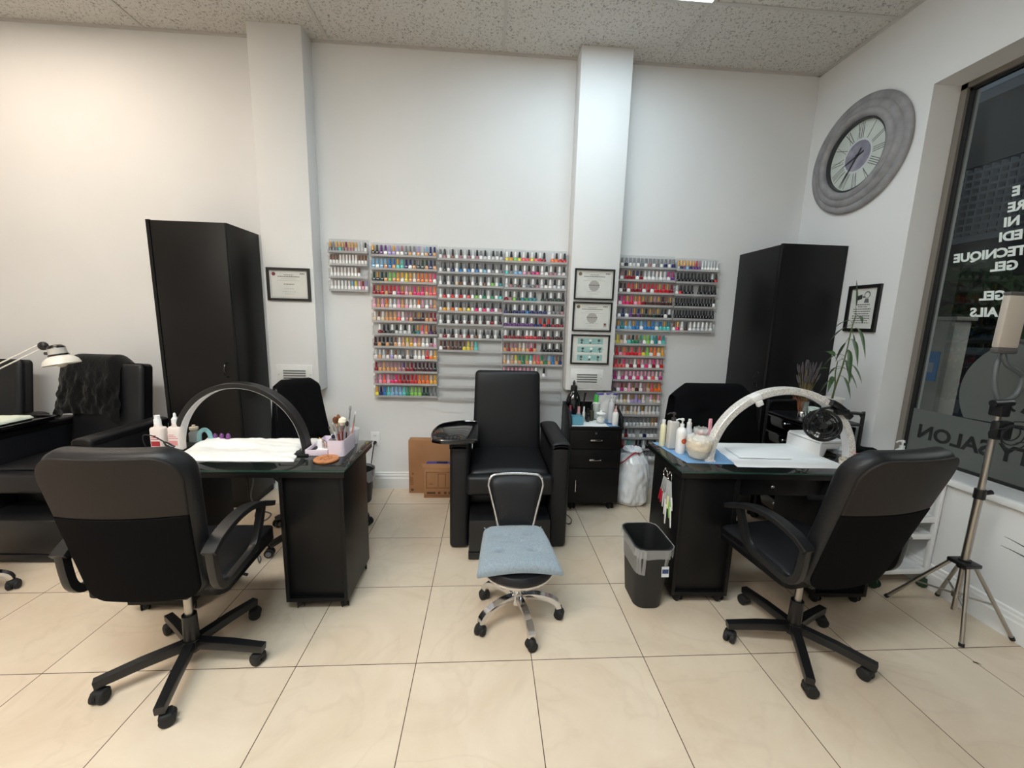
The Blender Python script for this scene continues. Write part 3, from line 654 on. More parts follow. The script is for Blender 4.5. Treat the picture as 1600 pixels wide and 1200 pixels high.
# ---------------------------------------------------------------- polish racks and bottles
PAL = {'k': ('black', (16, 15, 17)), 'w': ('white', (236, 234, 232)), 'g': ('grey', (120, 120, 124)), 'l': ('pale grey', (200, 202, 204)), 'd': ('dark grey', (62, 63, 66)),
 'o': ('gold', (200, 150, 70)), 'n': ('brown', (120, 78, 56)), 'N': ('dark brown', (70, 40, 34)), 'y': ('yellow', (228, 208, 70)), 'Y': ('amber', (222, 160, 52)), 'O': ('orange', (228, 112, 44)),
 'r': ('red', (196, 30, 40)), 'R': ('deep red', (134, 20, 34)), 'x': ('burgundy', (62, 20, 30)), 'p': ('pale pink', (226, 158, 182)), 'P': ('hot pink', (222, 44, 110)), 'm': ('magenta', (176, 52, 120)),
 'v': ('lavender', (164, 148, 200)), 'V': ('purple', (98, 52, 118)), 'b': ('sky blue', (128, 178, 214)), 'B': ('navy', (30, 38, 96)), 'a': ('blue', (40, 116, 180)), 'c': ('milky', (226, 216, 212)),
 't': ('teal', (40, 128, 134)), 'T': ('turquoise', (86, 192, 184)), 'G': ('green', (40, 128, 84)), 'D': ('dark green', (28, 62, 50)), 'z': ('lime', (132, 190, 84)), 'e': ('beige', (214, 192, 162)),
 'E': ('tan', (204, 148, 100)), 'i': ('coral', (232, 92, 92)), 'h': ('mauve', (164, 116, 124)), 's': ('silver', (180, 180, 180))}
BM = {k: mat('lacquer_' + v[0].replace(' ', '_'), v[1], 0.18, coat=0.4) for k, v in PAL.items()}
CMT = {k: mat('cap_' + v[0].replace(' ', '_'), v[1], 0.35) for k, v in PAL.items()}
CMT['o'] = mat('cap_gold_metal', (212, 160, 84), 0.3, 0.8); CMT['g'] = mat('cap_grey_metal', (132, 132, 136), 0.35, 0.5); CMT['s'] = CMT['g']
RACKS = {
 'A': (['og gg og oT og Rh oh oh ol ll ll kw', 'nw nw nw cw cw cw cw cw cw nw nw nw', 'cw cw cw cw cw cw cw cw nw', 'cw cw ww ww ww cw bw yw pw Rp vw'], -0.452, -0.158, [1.945, 1.85, 1.755, 1.655], 'small leftmost rack'),
 'B': (['ok dk VV Vw vv ov vc hw gg gE gl vE ll bE BB BE', 'bb bw bb bE aa aE oT TT BB Bw dE gd DD DE BB dE', 'DD ok DD DE zz zE YY Yw yy YE ec OE OO OE ii Pw', 'RR oR rr rE rR rw Pm or pp hE PP oP PP iE ii Oi',
  'pp EE pp OE cl lw pp EE cp cw cc Ow ph lw ch EE', 'ce nc ce EE EE EE pi cw hh hE nN oN xx nE RE RR', '-- wR kx kd wd kl wl kl wl DD ot ip OE xV nN', 'xx xE kk kE dd nE cc EE ye EY pc EE cw ww kh wp',
  'lc lE ll nc lv nc gw gd ec gd cw cw ew ir wO YY', 'RR hE EE hE hE hE hh Vh nR RR xx xN xx xx xx kk', 'hh pp ii pp hP PP rr RR RR rr rr OO OO OO eY YY', 'Yy BB aa TT bb bb bb TT GG zz zz zz DD DD gg gg'], -0.132, 0.378,
  [1.929 - .1014 * i for i in range(12)], 'first tall rack'),
 'C': (['gw kh lw kn lw kh lw kh lw kh gw kl lw kl gw kl', 'gw kd gw kB lw ka gw ka gw ka gw kb gw kg gw kg', 'lw kd lw kd le kn lw kN lw kd lw kn lw kz lw kt', 'lw kr gw kr lw kr gw ki gw kz gw kG lw kG gw kT',
  'gw kY le kO gw kY ge ky gw kP gw kP gw km gw kh', 'lw kk lw kk gw kx lw kN lw kx lw kx gw kR lw kx', 'gw kR gw kx lw kh lw kR gw kn lw kd gw kd lw kd', 'nw xN nn NN nN NN ny yy eE TT -- -- -- -- -- --', '', '', '', ''], 0.388, 0.902,
  [1.918 - .1014 * i for i in range(6)] + [1.297 - .099 * i for i in range(6)], 'second tall rack'),
 'D': (['wy kY wz ky wi ki wy ki wr kR -- wO kO wr kr', 'wT kg wb kb wp kh wm kP wc kc wh kh wl kc', 'wl kh wg kN wl kg wg kh wl kc wc kl wl kl', 'wR kh wz kd wt kG wt kt -- kD kd wd kD wD kk',
  'kB kk wB kB wB ka wB kB wB kB wl kg gg kh', 'wV kV wV kV wV kV wV kB rB kr rk kR wR kR', 'wR kR kR wR kR wr wr kr wR kx wR kx wx kx', 'nE nR hE hE eE ce hE pr RE -- kk kk wk kk wk kk',
  'eE lc eE ye GE GG zE Tc iE ii GE gG bE aa nE dB', 'pc pc pc pc pc pc pc pc wc -- kw -- -- -- --', '', ''], 0.912, 1.412, [1.916 - .1028 * i for i in range(12)], 'third tall rack'),
 'E': (['gR gw gd gw gl gw gg gw gh gw gg gw gB gw gB', 'hx hw xR oR xR Bw xR lw lw lw cl cw ll mw mV', 'gx xw xx rw rR oR RR rw rR rw rr or rr or RR', 'PP mw PP oP Pr op Oi oR nN oN hN oN xx nN oN', 'BB gw BB gw VV oN BV oN kD oN nD ok dk kw wk',
  'gB ob tt ob bb oa aa bw aa oa aa bw aT oT tT', 'yy cw yy ne cc nT kG nG Gg zw zz Tw tt rw tT', 'ir pw rr np Oi nr ir nr ii ny zz Ow OO Yw YY', 'ri ni ri ni Pi hw hR cw iR pw hP pw PR pw hr', 'gh cw mm cw hm pw pm pw pP pw pm pw pi cw pm',
  'hx nh hd hw Rm nc pp ne hN cw hh oe ii oO OO', 'cc cc cc lc lc oe cc ov vv ov cc -- pc oe pc', 'cc pc cc hh cc cc oe cl ce cl oc lc cc lc ll', 'gl gw gl gl gw gl gw gl gl gl gw gw gl oe nw', 'xR gw xR gw xR gw xR gw gw -- gw gB gw gw gl', 'kk kk kk kk kk rR cr TT -- kR kk lw kk gB kk', 'gl gw gl gB gw gl gw gl gB gw gl gw gl gw gl'],
  1.816, 2.312, [1.905 - .1010 * i for i in range(6)] + [1.284 - .1013 * i for i in range(11)], 'rightmost tall rack'),
 'F': (['ol oB oV ob oB oV rV hV lw lw lw lw lw lw', 'kk kk kk kk kk kk kk kk kk kk lk kr', 'lw kr kk kk kk -- kk kk kk kk kk', 'kk kk kk kk kk kk kk kk kk kk kk kk kk kw', 'kk kk kk kk kk kk kk kk kk kk kk kk kk kk', 'nw oP wc dN cw wl wl wl wl lw'], 2.322, 2.682, [1.898 - .099 * i for i in range(6)], 'small rack by the right wardrobe')}
RLAB = {'A': 'small clear acrylic polish rack at the left end of the wall display', 'B': 'first tall clear polish rack from the left, filled with mixed colours on twelve shelves', 'C': 'second tall clear polish rack, its four lowest shelves empty',
 'D': 'third tall clear polish rack, partly behind the recliner back', 'E': 'tallest clear polish rack, right of the framed certificates', 'F': 'small clear polish rack of mostly black bottles left of the right wardrobe'}
def rack(key):
    rows, x0, x1, zs, ph = RACKS[key]; shift = -0.03 if key == 'E' else 0
    t = thing('polish_rack', RLAB[key], 'rack', ((x0 + x1) / 2, YB, min(zs) - 0.01), group='acrylic polish racks on the back wall')
    z0, z1 = min(zs) - 0.012, max(zs) + 0.105
    g = G()
    if key == 'E': g.b2((x0 - 0.004, YB - 0.010, zs[5] - 0.012), (x1 + 0.004, YB - 0.006, z1)); g.b2((x0 - 0.034, YB - 0.010, z0), (x1 - 0.026, YB - 0.006, zs[6] + 0.083))
    elif key == 'C': g.b2((x0 - 0.004, YB - 0.010, zs[5] - 0.012), (x1 + 0.004, YB - 0.006, z1)); g.b2((x0 - 0.008, YB - 0.010, z0), (x1 - 0.002, YB - 0.006, zs[6] + 0.09))
    else: g.b2((x0 - 0.004, YB - 0.010, z0), (x1 + 0.004, YB - 0.006, z1))
    g.done('back_panel', ACR, t, True)
    for i, z in enumerate(zs):
        dx = shift if (key == 'E' and i > 5) else 0.0
        g = G(); a, b = x0 + dx, x1 + dx; ya, yb = YB - 0.052, YB - 0.0065
        g.b2((a, ya, z - 0.004), (b, yb, z - 0.001)); g.b2((a, ya - 0.003, z - 0.004), (b, ya, z + 0.013), mi=1)
        g.b2((a - 0.003, ya - 0.003, z - 0.006), (a, yb, z + 0.07)); g.b2((b, ya - 0.003, z - 0.006), (b + 0.003, yb, z + 0.07))
        g.done('shelf', [ACR, ACE], t, True)
    g = G()
    for x in (x0 + 0.02, x1 - 0.02):
        for z in (z0 + 0.045, z1 - 0.03): g.cyl((x + (shift if z < 1.2 and key == 'E' else 0), YB - 0.013, z), (x + (shift if z < 1.2 and key == 'E' else 0), YB - 0.008, z), 0.005, n=10)
    g.done('screws', STE, t, True)
def bottle_mesh(kind):
    g = G(); c = G()
    if kind == 0:      # square shouldered
        g.box((0, 0, 0.019), (0.026, 0.022, 0.038), 0.004, 2); g.cyl((0, 0, 0.037), (0, 0, 0.044), 0.010, 0.006, 8)
        c.cyl((0, 0, 0.043), (0, 0, 0.083), 0.0085, 0.0075, 10)
    elif kind == 1:    # round with flared base
        g.lathe([(0, 0), (0.0125, 0), (0.0145, 0.004), (0.0145, 0.026), (0.012, 0.033), (0.006, 0.037), (0.006, 0.041), (0, 0.041)], n=12)
        c.lathe([(0, 0.040), (0.0095, 0.040), (0.0088, 0.055), (0.0068, 0.080), (0.005, 0.084), (0, 0.084)], n=10)
    elif kind == 2:    # straight round
        g.lathe([(0, 0), (0.012, 0), (0.013, 0.003), (0.013, 0.036), (0.009, 0.041), (0, 0.042)], n=12); c.cyl((0, 0, 0.040), (0, 0, 0.080), 0.0088, 0.0082, 10)
    return g, c
BMESH = []
for k in range(3):
    g, c = bottle_mesh(k); go = g.done('polish_bottle', BM['r']); co = c.done('cap', CMT['k']); BMESH.append((go.data, co.data))
    bpy.data.objects.remove(go); bpy.data.objects.remove(co)
ORD = 'first second third fourth fifth sixth seventh eighth ninth tenth eleventh twelfth thirteenth fourteenth fifteenth sixteenth seventeenth'.split()
bottles = []
for key in RACKS:
    rack(key); rows, x0, x1, zs, ph = RACKS[key]
    for i, row in enumerate(rows):
        it = row.split(); n = len(it); dx = -0.03 if (key == 'E' and i > 5) else 0.0
        pitch = (x1 - x0 - 0.004) / max(n, 11 if key in 'A' else 10)
        cnt = 0
        for j, cb in enumerate(it):
            if cb == '--': continue
            cnt += 1
            kind = {'A': 2, 'B': 1 if i in (6,) else 0, 'C': 0 if i == 7 else 1 if cb[0] == 'k' else 2, 'D': 1 if i < 7 or cb[0] in 'kw' else 0, 'E': 2 if i in (0, 13) else 0, 'F': 2 if i in (3, 4) else 1}[key]
            x = x0 + dx + 0.002 + pitch * (j + 0.5) + rnd.uniform(-.0005, .0005); y = YB - 0.034 + rnd.uniform(-.002, .002); z = zs[i] - 0.001
            P = Vector((x, y, z + 0.04)) - CAM; dep = P.dot(fw)
            hid = (key == 'D' and i >= 9) or (key == 'E' and i >= 13) or (key == 'E' and i >= 11 and j < 4)
            bottles.append((dep + (5 if hid else 0), key, i, cnt, n, cb, kind, (x, y, z), ph, pitch))
bottles.sort(key=lambda b: b[0])
GRP = 'nail polish bottles on the wall racks'
for q, (dep, key, i, cnt, n, cb, kind, loc, ph, pitch) in enumerate(bottles[:300]):
    o = bpy.data.objects.new('polish_bottle', BMESH[kind][0]); COL.objects.link(o); o.location = loc
    sc = max(0.72, min(1.12, pitch / 0.0296)); o.scale = (sc, sc, 1.0); o.rotation_euler = (0, 0, rnd.uniform(-.05, .05))
    o.material_slots[0].link = 'OBJECT'; o.material_slots[0].material = BM[cb[1]]
    c = bpy.data.objects.new('cap', BMESH[kind][1]); COL.objects.link(c); c.parent = o; c.material_slots[0].link = 'OBJECT'; c.material_slots[0].material = CMT[cb[0]]
    row = ('top' if i == 0 else ORD[i]); 
    lab = '%s polish bottle with %s cap, %s from left, %s shelf, %s' % (PAL[cb[1]][0], PAL[cb[0]][0], ORD[cnt - 1], row, ph)
    tag(o, lab, 'nail polish', GRP)
g = G(); keys = list(PAL); n0 = len(keys)
for (dep, key, i, cnt, n, cb, kind, loc, ph, pitch) in bottles[300:]:
    sc = max(0.72, min(1.12, pitch / 0.0296))
    for me, mi in ((BMESH[kind][0], keys.index(cb[1])), (BMESH[kind][1], n0 + keys.index(cb[0]))):
        t = bmesh.new(); t.from_mesh(me); g._add(t, Matrix.Translation(loc) @ Matrix.Diagonal((sc, sc, 1, 1)), mi)
o = g.done('polish_bottles', [BM[k] for k in keys] + [CMT[k] for k in keys])
tag(o, 'remaining small nail polish bottles on the lower and outer rack shelves', 'nail polish', kind='stuff')

# ---------------------------------------------------------------- framed papers, vents, outlet
FRM = mat('black_picture_frame', (18, 17, 17), 0.4); PAP = mat('certificate_paper', (214, 214, 208), 0.7, var=(8, (206, 207, 202))); INK = mat('printed_ink', (92, 88, 86), 0.8); INKL = mat('pale_print', (168, 164, 160), 0.8)
def MY(y): return Matrix(((1, 0, 0, 0), (0, 0, -1, y), (0, 1, 0, 0), (0, 0, 0, 1)))      # xy outline -> xz plane at y, facing -y
def MXr(x): return Matrix(((0, 0, -1, x), (-1, 0, 0, 0), (0, 1, 0, 0), (0, 0, 0, 1)))    # drawn from inside the room on the right wall (x -> -y)
def frame(label, M, w, h, fw_, paint):
    t = thing('picture_frame', label, 'picture frame', M.translation)
    g = G(); a, b = w / 2, h / 2
    for o in ([(-a, -b), (a, -b), (a - fw_, -b + fw_), (-a + fw_, -b + fw_)], [(a, -b), (a, b), (a - fw_, b - fw_), (a - fw_, -b + fw_)], [(a, b), (-a, b), (-a + fw_, b - fw_), (a - fw_, b - fw_)], [(-a, b), (-a, -b), (-a + fw_, -b + fw_), (-a + fw_, b - fw_)]): g.prism(o, 0.018, M)
    g.done('frame', FRM, t, True)
    g = G(); g.prism([(-a + fw_, -b + fw_), (a - fw_, -b + fw_), (a - fw_, b - fw_), (-a + fw_, b - fw_)], 0.006, M); p = g.done('paper', PAP, t, True)
    paint(p, M @ Matrix.Translation((0, 0, 0.0062)), a - fw_, b - fw_)
    return t
def bar(g, M, x, y, w, h, mi=0): g.prism([(x - w / 2, y - h / 2), (x + w / 2, y - h / 2), (x + w / 2, y + h / 2), (x - w / 2, y + h / 2)], 0.0004, M, mi=mi)
def words(g, M, x, y, w, h, mi=0, seed=1):
    r_ = random.Random(seed); p = x - w / 2
    while p < x + w / 2 - 0.002:
        L = min(r_.uniform(0.006, 0.016), x + w / 2 - p); bar(g, M, p + L / 2, y, L * 0.85, h, mi); p += L + 0.002
SEALD = mat('seal_bronze', (120, 104, 78), 0.6); SEALR = mat('seal_red', (120, 44, 52), 0.6)
def cert(seal, photo=False, vb=False):
    def f(p, M, a, b):
        g = G()
        for s_ in (1,):
            for yy in (b * .93, -b * .93): bar(g, M, 0, yy, a * 1.88, 0.0012)
            for xx in (a * .94, -a * .94): bar(g, M, xx, 0, 0.0012, b * 1.86)
        words(g, M, 0, b * .68, a * 0.5, 0.004, 0, 3); words(g, M, 0, b * .56, a * 1.15, 0.006, 0, 4); words(g, M, 0, b * .40, a * .8, 0.003, 1, 5); words(g, M, 0, b * .28, a * 1.2, 0.003, 1, 6)
        if vb:
            words(g, M, 0, b * .02, a * .55, 0.006, 2, 7); words(g, M, 0, -b * .3, a * .5, 0.004, 1, 8)
        else:
            g.prism([(a * .27 * math.cos(k * PI / 12) * (1 + .12 * (k % 2)), -b * .1 + a * .27 * math.sin(k * PI / 12) * (1 + .12 * (k % 2))) for k in range(24)], 0.0003, M, mi=1)
            words(g, M, 0, -b * .06, a * .6, 0.007, 2, 9)
        words(g, M, 0, -b * .52, a * .7, 0.0035, 1, 10); words(g, M, 0, -b * .68, a * .5, 0.003, 1, 11)
        words(g, M, a * .72, b * .78, a * .25, 0.008, 0, 12)
        g.done('printed_text', [INK, INKL, mat('name_ink', (110, 96, 82), 0.8)], p, True)
        g = G(); g.prism([(-a * .78 + 0.014 * math.cos(k * PI / 10), b * .74 + 0.014 * math.sin(k * PI / 10)) for k in range(20)], 0.0005, M); g.done('seal', SEALR if seal == 'r' else SEALD, p, True)
        if photo:
            g = G(); bar(g, M, a * .74, -b * .62, 0.024, 0.030); g.prism([(a * .74 + .008 * math.cos(k * PI / 8), -b * .56 + .009 * math.sin(k * PI / 8)) for k in range(16)], 0.0008, M, mi=1); g.done('red_stamp', [INKL, SEALR], p, True)
    return f
def chart(p, M, a, b):
    TEA = mat('chart_teal', (150, 190, 186), 0.8); g = G()
    for r_ in range(3):
        y0 = b * (0.62 - 0.62 * r_); bar(g, M, 0.0, y0, a * 1.42, b * .44, 0)
        for q in (-1, 0, 1):
            x = q * a * .48 + (0.01 if r_ % 2 else 0)
            g.prism([(x + 0.011 * math.cos(k * PI / 8), y0 + 0.006 + 0.010 * math.sin(k * PI / 8)) for k in range(16)], 0.0008, M, mi=1 if q else 2)
            bar(g, M, x, y0 - b * .14, 0.012, 0.012, 2); words(g, M, x + 0.024, y0 + .003, 0.02, 0.003, 1, r_ * 3 + q)
    g.done('printed_chart', [TEA, INK, mat('chart_white', (226, 230, 228), 0.8)], p, True)
frame('black framed certificate with a dark red seal on the left column', MY(1.6495) @ Matrix.Translation((-0.703, 1.682, 0)) , 0.312, 0.240, 0.018, cert('r', vb=True))
frame('topmost of three black framed papers on the right column', MY(1.6495) @ Matrix.Translation((1.612, 1.754, 0)), 0.315, 0.236, 0.012, cert('b'))
frame('middle framed certificate on the right column, with a red stamp', MY(1.6495) @ Matrix.Translation((1.609, 1.505, 0)), 0.313, 0.230, 0.012, cert('b', True))
frame('framed teal picture chart, lowest of three on the right column', MY(1.6495) @ Matrix.Translation((1.607, 1.246, 0)), 0.312, 0.237, 0.012, chart)
def notice(p, M, a, b):
    g = G()
    pts = [(-.055, .085), (-.015, .095), (-.012, .065), (-.05, .055)]; g.prism(pts, 0.0004, M, mi=0)
    g.prism([(0.022 + .022 * math.cos(k * PI / 8), 0.092 + .024 * math.sin(k * PI / 8)) for k in range(16)], 0.0004, M, mi=1); g.prism([(0.022 + .016 * math.cos(k * PI / 8), 0.090 + .018 * math.sin(k * PI / 8)) for k in range(16)], 0.0007, M, mi=2)
    g.prism([(0.004, .038), (0.040, .038), (.034, .066), (.010, .066)], 0.0005, M, mi=1); bar(g, M, -0.002, .078, .018, .012, 1)
    words(g, M, 0.0, 0.026, 0.10, 0.006, 0, 1); words(g, M, 0.0, 0.012, 0.07, 0.005, 0, 2)
    for k in range(7): words(g, M, -0.004, -0.004 - 0.0155 * k, 0.13 - (0.02 if k % 3 == 2 else 0), 0.0055, 0, 20 + k)
    g.done('printed_notice', [mat('notice_ink', (48, 48, 50), 0.8), mat('notice_line', (96, 98, 100), 0.8), PAP], p, True)
frame('black framed printed notice on the right wall behind the leafy plant', MXr(XR - 0.0005) @ Matrix.Translation((-1.118, 1.605, 0)), 0.235, 0.315, 0.022, notice)
VENT = mat('vent_white_metal', (218, 218, 216), 0.45)
for (xc, zc, w, h, lab) in ((-0.701, 1.001, 0.272, 0.155, 'white louvred vent grille low on the left column'), (1.595, 1.010, 0.268, 0.158, 'white louvred vent grille low on the right column')):
    t = thing('vent_grille', lab, 'vent', (xc, 1.65, zc), group='vent grilles on the wall columns')
    g = G(); g.b2((xc - w / 2, 1.643, zc - h / 2), (xc + w / 2, 1.6498, zc + h / 2), 0.002); g.b2((xc - w * .36, 1.640, zc - h * .34), (xc + w * .36, 1.6435, zc + h * .34), 0.001); g.done('plate', VENT, t, True)
    for k in range(4):
        z = zc + 0.030 - k * 0.0195
        g = G(); g.b2((xc - w * .31, 1.6385, z - 0.0042), (xc + w * .31, 1.6405, z + 0.0042)); g.done('slot', mat('vent_slot_dark', (44, 42, 40), 0.8), t, True)
        g = G(); g.b2((xc - w * .31, 1.634, z - 0.0095), (xc + w * .31, 1.640, z - 0.0035), 0.001); g.done('louvre', VENT, t, True)
    g = G()
    for x in (xc - w * .44, xc + w * .44): g.cyl((x, 1.640, zc), (x, 1.644, zc), 0.004, n=8)
    g.done('screws', STE, t, True)
t = thing('wall_outlet', 'white wall outlet low on the back wall, right of the left desk', 'outlet', (-0.148, YB, 0.44))
g = G(); g.b2((-0.185, YB - 0.006, 0.382), (-0.112, YB - 0.0005, 0.500), 0.002); g.done('cover_plate', WHT, t, True)
for z in (0.415, 0.466):
    g = G(); g.lathe([(0, 0), (0.0165, 0), (0.0165, 0.003), (0, 0.003)], (-0.148, YB - 0.006, z), 16, rot=(PI / 2, 0, 0)); r_ = g.done('socket', WHT, t, True)
    g = G()
    for x in (-0.155, -0.141): g.b2((x - 0.0012, YB - 0.0098, z - 0.002), (x + 0.0012, YB - 0.0088, z + 0.008))
    g.done('slots', RUB, r_, True)
t = thing('extension_cord', 'black power cord plugged into the wall outlet beside the left desk', 'power cord', (-0.148, YB - 0.03, 0.41))
g = G(); g.cyl((-0.148, YB - 0.012, 0.413), (-0.148, YB - 0.045, 0.408), 0.014, 0.009, 12); g.done('plug', RUB, t, True)
g = G(); g.tube(smooth_path([(-0.148, YB - 0.045, 0.408), (-0.15, YB - 0.06, 0.38), (-0.17, YB - 0.05, 0.27), (-0.20, YB - 0.04, 0.12), (-0.26, YB - 0.06, 0.008), (-0.40, YB - 0.2, 0.006)], 6), 0.0045, 8); g.done('cable', RUB, t, True)

# ---------------------------------------------------------------- wall clock
t = thing('wall_clock', 'large round grey framed wall clock on the right wall above the corner', 'clock', (XR, 1.343, 2.66))
MC = MXr(XR - 0.0005) @ Matrix.Translation((-1.343, 2.66, 0))
def latheM(g, prof, M, n=72, mi=0):
    t_ = bmesh.new(); rings = []
    for r_, z in prof: rings.append([t_.verts.new((r_ * math.cos(2 * PI * i / n), r_ * math.sin(2 * PI * i / n), z)) for i in range(n)])
    for a_, b_ in zip(rings, rings[1:]):
        for i in range(n): t_.faces.new((a_[i], a_[(i + 1) % n], b_[(i + 1) % n], b_[i]))
    bmesh.ops.recalc_face_normals(t_, faces=t_.faces); g._add(t_, M, mi)
CLK = mat('weathered_grey_clock_frame', (150, 148, 150), 0.55, var=(14, (128, 126, 128)), bump=(60, 0.15))
g = G(); g.smooth = 50
latheM(g, [(0.372, 0), (0.378, 0.012), (0.376, 0.022), (0.362, 0.030), (0.345, 0.033), (0.333, 0.030), (0.329, 0.036), (0.318, 0.045), (0.300, 0.050), (0.287, 0.046), (0.282, 0.052), (0.268, 0.060), (0.250, 0.058), (0.238, 0.048), (0.232, 0.030), (0.232, 0.004)], MC)
g.done('frame', CLK, t, True)
g = G(); latheM(g, [(0.233, 0.03), (0.229, 0.036), (0.2215, 0.034), (0.2215, 0.006)], MC); g.done('inner_rim', mat('dark_clock_rim', (52, 52, 56), 0.4), t, True)
FACE = mat('clock_face', (205, 212, 206), 0.6, var=(5, (192, 200, 194)))
g = G(); g.prism([(0.23 * math.cos(2 * PI * i / 48), 0.23 * math.sin(2 * PI * i / 48)) for i in range(48)], 0.006, MC); fc = g.done('dial', FACE, t, True)
NUM = mat('clock_numeral', (92, 90, 96), 0.6)
g = G()
def stroke(M, a, b, w, mi=0, h=0.0006):
    a, b = Vector((*a, 0)), Vector((*b, 0)); d = (b - a).normalized(); n = Vector((-d.y, d.x, 0)) * w / 2
    g.prism([(a + n)[:2], (a - n)[:2], (b - n)[:2], (b + n)[:2]], h, M, mi=mi)
ROM = ['XII', 'I', 'II', 'III', 'IIII', 'V', 'VI', 'VII', 'VIII', 'IX', 'X', 'XI']
for k, s_ in enumerate(ROM):
    M = MC @ Matrix.Rotation(-k * PI / 6, 4, 'Z') @ Matrix.Translation((0, 0, 0.0062)); wd_ = {'I': 0.013, 'V': 0.026, 'X': 0.026}; tw = sum(wd_[c] for c in s_); x = -tw / 2
    for c in s_:
        w_ = wd_[c]; xc = x + w_ / 2; r0_, r1_ = 0.112, 0.212
        if c == 'I': stroke(M, (xc, r0_), (xc, r1_), 0.0045)
        elif c == 'V': stroke(M, (xc, r0_), (xc - .010, r1_), 0.0045); stroke(M, (xc, r0_), (xc + .010, r1_), 0.0025)
        else: stroke(M, (xc + .010, r0_), (xc - .010, r1_), 0.0045); stroke(M, (xc - .010, r0_), (xc + .010, r1_), 0.0025)
        x += w_
g.done('numerals', NUM, fc, True)
g = G(); g.prism([(0.105 * math.cos(2 * PI * i / 48), 0.105 * math.sin(2 * PI * i / 48)) for i in range(48)], 0.0018, MC @ Matrix.Translation((0, 0, 0.006)), mi=1); g.prism([(0.098 * math.cos(2 * PI * i / 48), 0.098 * math.sin(2 * PI * i / 48)) for i in range(48)], 0.0024, MC @ Matrix.Translation((0, 0, 0.006)), mi=0)
g.done('medallion', [mat('clock_medallion', (128, 126, 142), 0.6, var=(16, (158, 156, 168))), mat('medallion_rim', (210, 212, 216), 0.5)], fc, True)
HND = mat('clock_hand', (40, 39, 44), 0.5)
for nm, ang, L, w_, zz in (('minute_hand', 212, 0.20, 0.008, 0.013), ('hour_hand', 250, 0.135, 0.010, 0.011)):
    g = G(); M = MC @ Matrix.Rotation(-math.radians(ang), 4, 'Z') @ Matrix.Translation((0, 0, zz)); g.prism([(-w_ / 2, -0.05), (w_ / 2, -0.05), (w_ * .6, L * .45), (0, L), (-w_ * .6, L * .45)], 0.001, M); g.done(nm, HND, t, True)
g = G(); g.prism([(0.009 * math.cos(2 * PI * i / 16), 0.009 * math.sin(2 * PI * i / 16)) for i in range(16)], 0.005, MC @ Matrix.Translation((0, 0, 0.0125))); g.done('hand_boss', HND, t, True)
ZT = 0.7452     # top of the desk glass
# ---------------------------------------------------------------- arch lamps
def arch_lamp(label, cx, cy, R, H, outer, inner, rz, wid=0.046, thk=0.020, foot=(0.085, 0.17)):
    t = thing('arch_lamp', label, 'lamp', (cx, cy, ZT), rz)
    N = 40; op = []; ip = []
    for i in range(N + 1):
        a = PI * i / N; op.append((R * math.cos(a), H * math.sin(a)));
    g = G()
    pts = [(R, 0, 0.004)] + [(x, 0, z + 0.004) for x, z in op[1:-1]] + [(-R, 0, 0.004)]
    def sweep(off, th, w):
        t_ = bmesh.new(); rings = []
        for i in range(N + 1):
            a = PI * i / N; nx, nz = math.cos(a) / R, math.sin(a) / H; L = math.hypot(nx, nz); nx /= L; nz /= L
            x, z = R * math.cos(a), H * math.sin(a) + 0.004; k = 0.003
            sec = [(off, -w / 2 + k), (off, w / 2 - k), (off - k, w / 2), (off - th + k, w / 2), (off - th, w / 2 - k), (off - th, -w / 2 + k), (off - th + k, -w / 2), (off - k, -w / 2)]
            rings.append([t_.verts.new((x + nx * d, y, z + nz * d)) for d, y in sec])
        for a_, b_ in zip(rings, rings[1:]):
            for j in range(8): t_.faces.new((a_[j], a_[(j + 1) % 8], b_[(j + 1) % 8], b_[j]))
        t_.faces.new(rings[0]); t_.faces.new(rings[-1]); bmesh.ops.recalc_face_normals(t_, faces=t_.faces); return t_
    g._add(sweep(0, thk, wid)); arch = g.done('arch', outer, t)
    g = G(); g._add(sweep(-thk + 0.0005, 0.004, wid - 0.010)); g.done('light_strip', inner, arch, label='white diffuser strip')
    for s_ in (-1, 1):
        g = G(); g.box((s_ * (R - 0.012), 0, 0.006), (foot[0], foot[1], 0.012), 0.004, 2); g.done('foot', outer, t)
    return t
STRIP = mat('lamp_diffuser', (232, 230, 232), 0.5)
arch_lamp('slim black arch lamp standing on the left manicure desk', -0.50, 0.60, 0.345, 0.362, PLA, STRIP, math.radians(-2), 0.062, 0.026)
def glitter_mat():
    m = bpy.data.materials.new('white_glitter'); m.use_nodes = True; nt = m.node_tree; b = nt.nodes['Principled BSDF']; N = nt.nodes.new
    tc = N('ShaderNodeTexCoord'); v = N('ShaderNodeTexVoronoi'); v.inputs['Scale'].default_value = 240; cr = N('ShaderNodeValToRGB')
    nt.links.new(tc.outputs['Object'], v.inputs['Vector']); nt.links.new(v.outputs['Color'], cr.inputs['Fac'])
    cr.color_ramp.elements[0].position = 0.3; cr.color_ramp.elements[0].color = lin((206, 201, 197)); cr.color_ramp.elements[1].position = 0.6; cr.color_ramp.elements[1].color = lin((240, 236, 230))
    nt.links.new(cr.outputs['Color'], b.inputs['Base Color']); b.inputs['Roughness'].default_value = 0.35; b.inputs['Metallic'].default_value = 0.15
    return m
GLT = glitter_mat()
AL = arch_lamp('wide white glitter arch lamp standing on the right manicure desk', 2.375, 0.465, 0.405, 0.405, GLT, STRIP, math.radians(-2.2), 0.055, 0.034, (0.05, 0.085))
g = G(); g.box((-0.18, -0.006, 0.352), (0.05, 0.06, 0.03), 0.006, rot=(0, math.radians(-28), 0)); g.box((-0.165, -0.03, 0.325), (0.034, 0.02, 0.03), 0.004, rot=(0, math.radians(-28), 0)); g.done('phone_clip', WHT, AL)
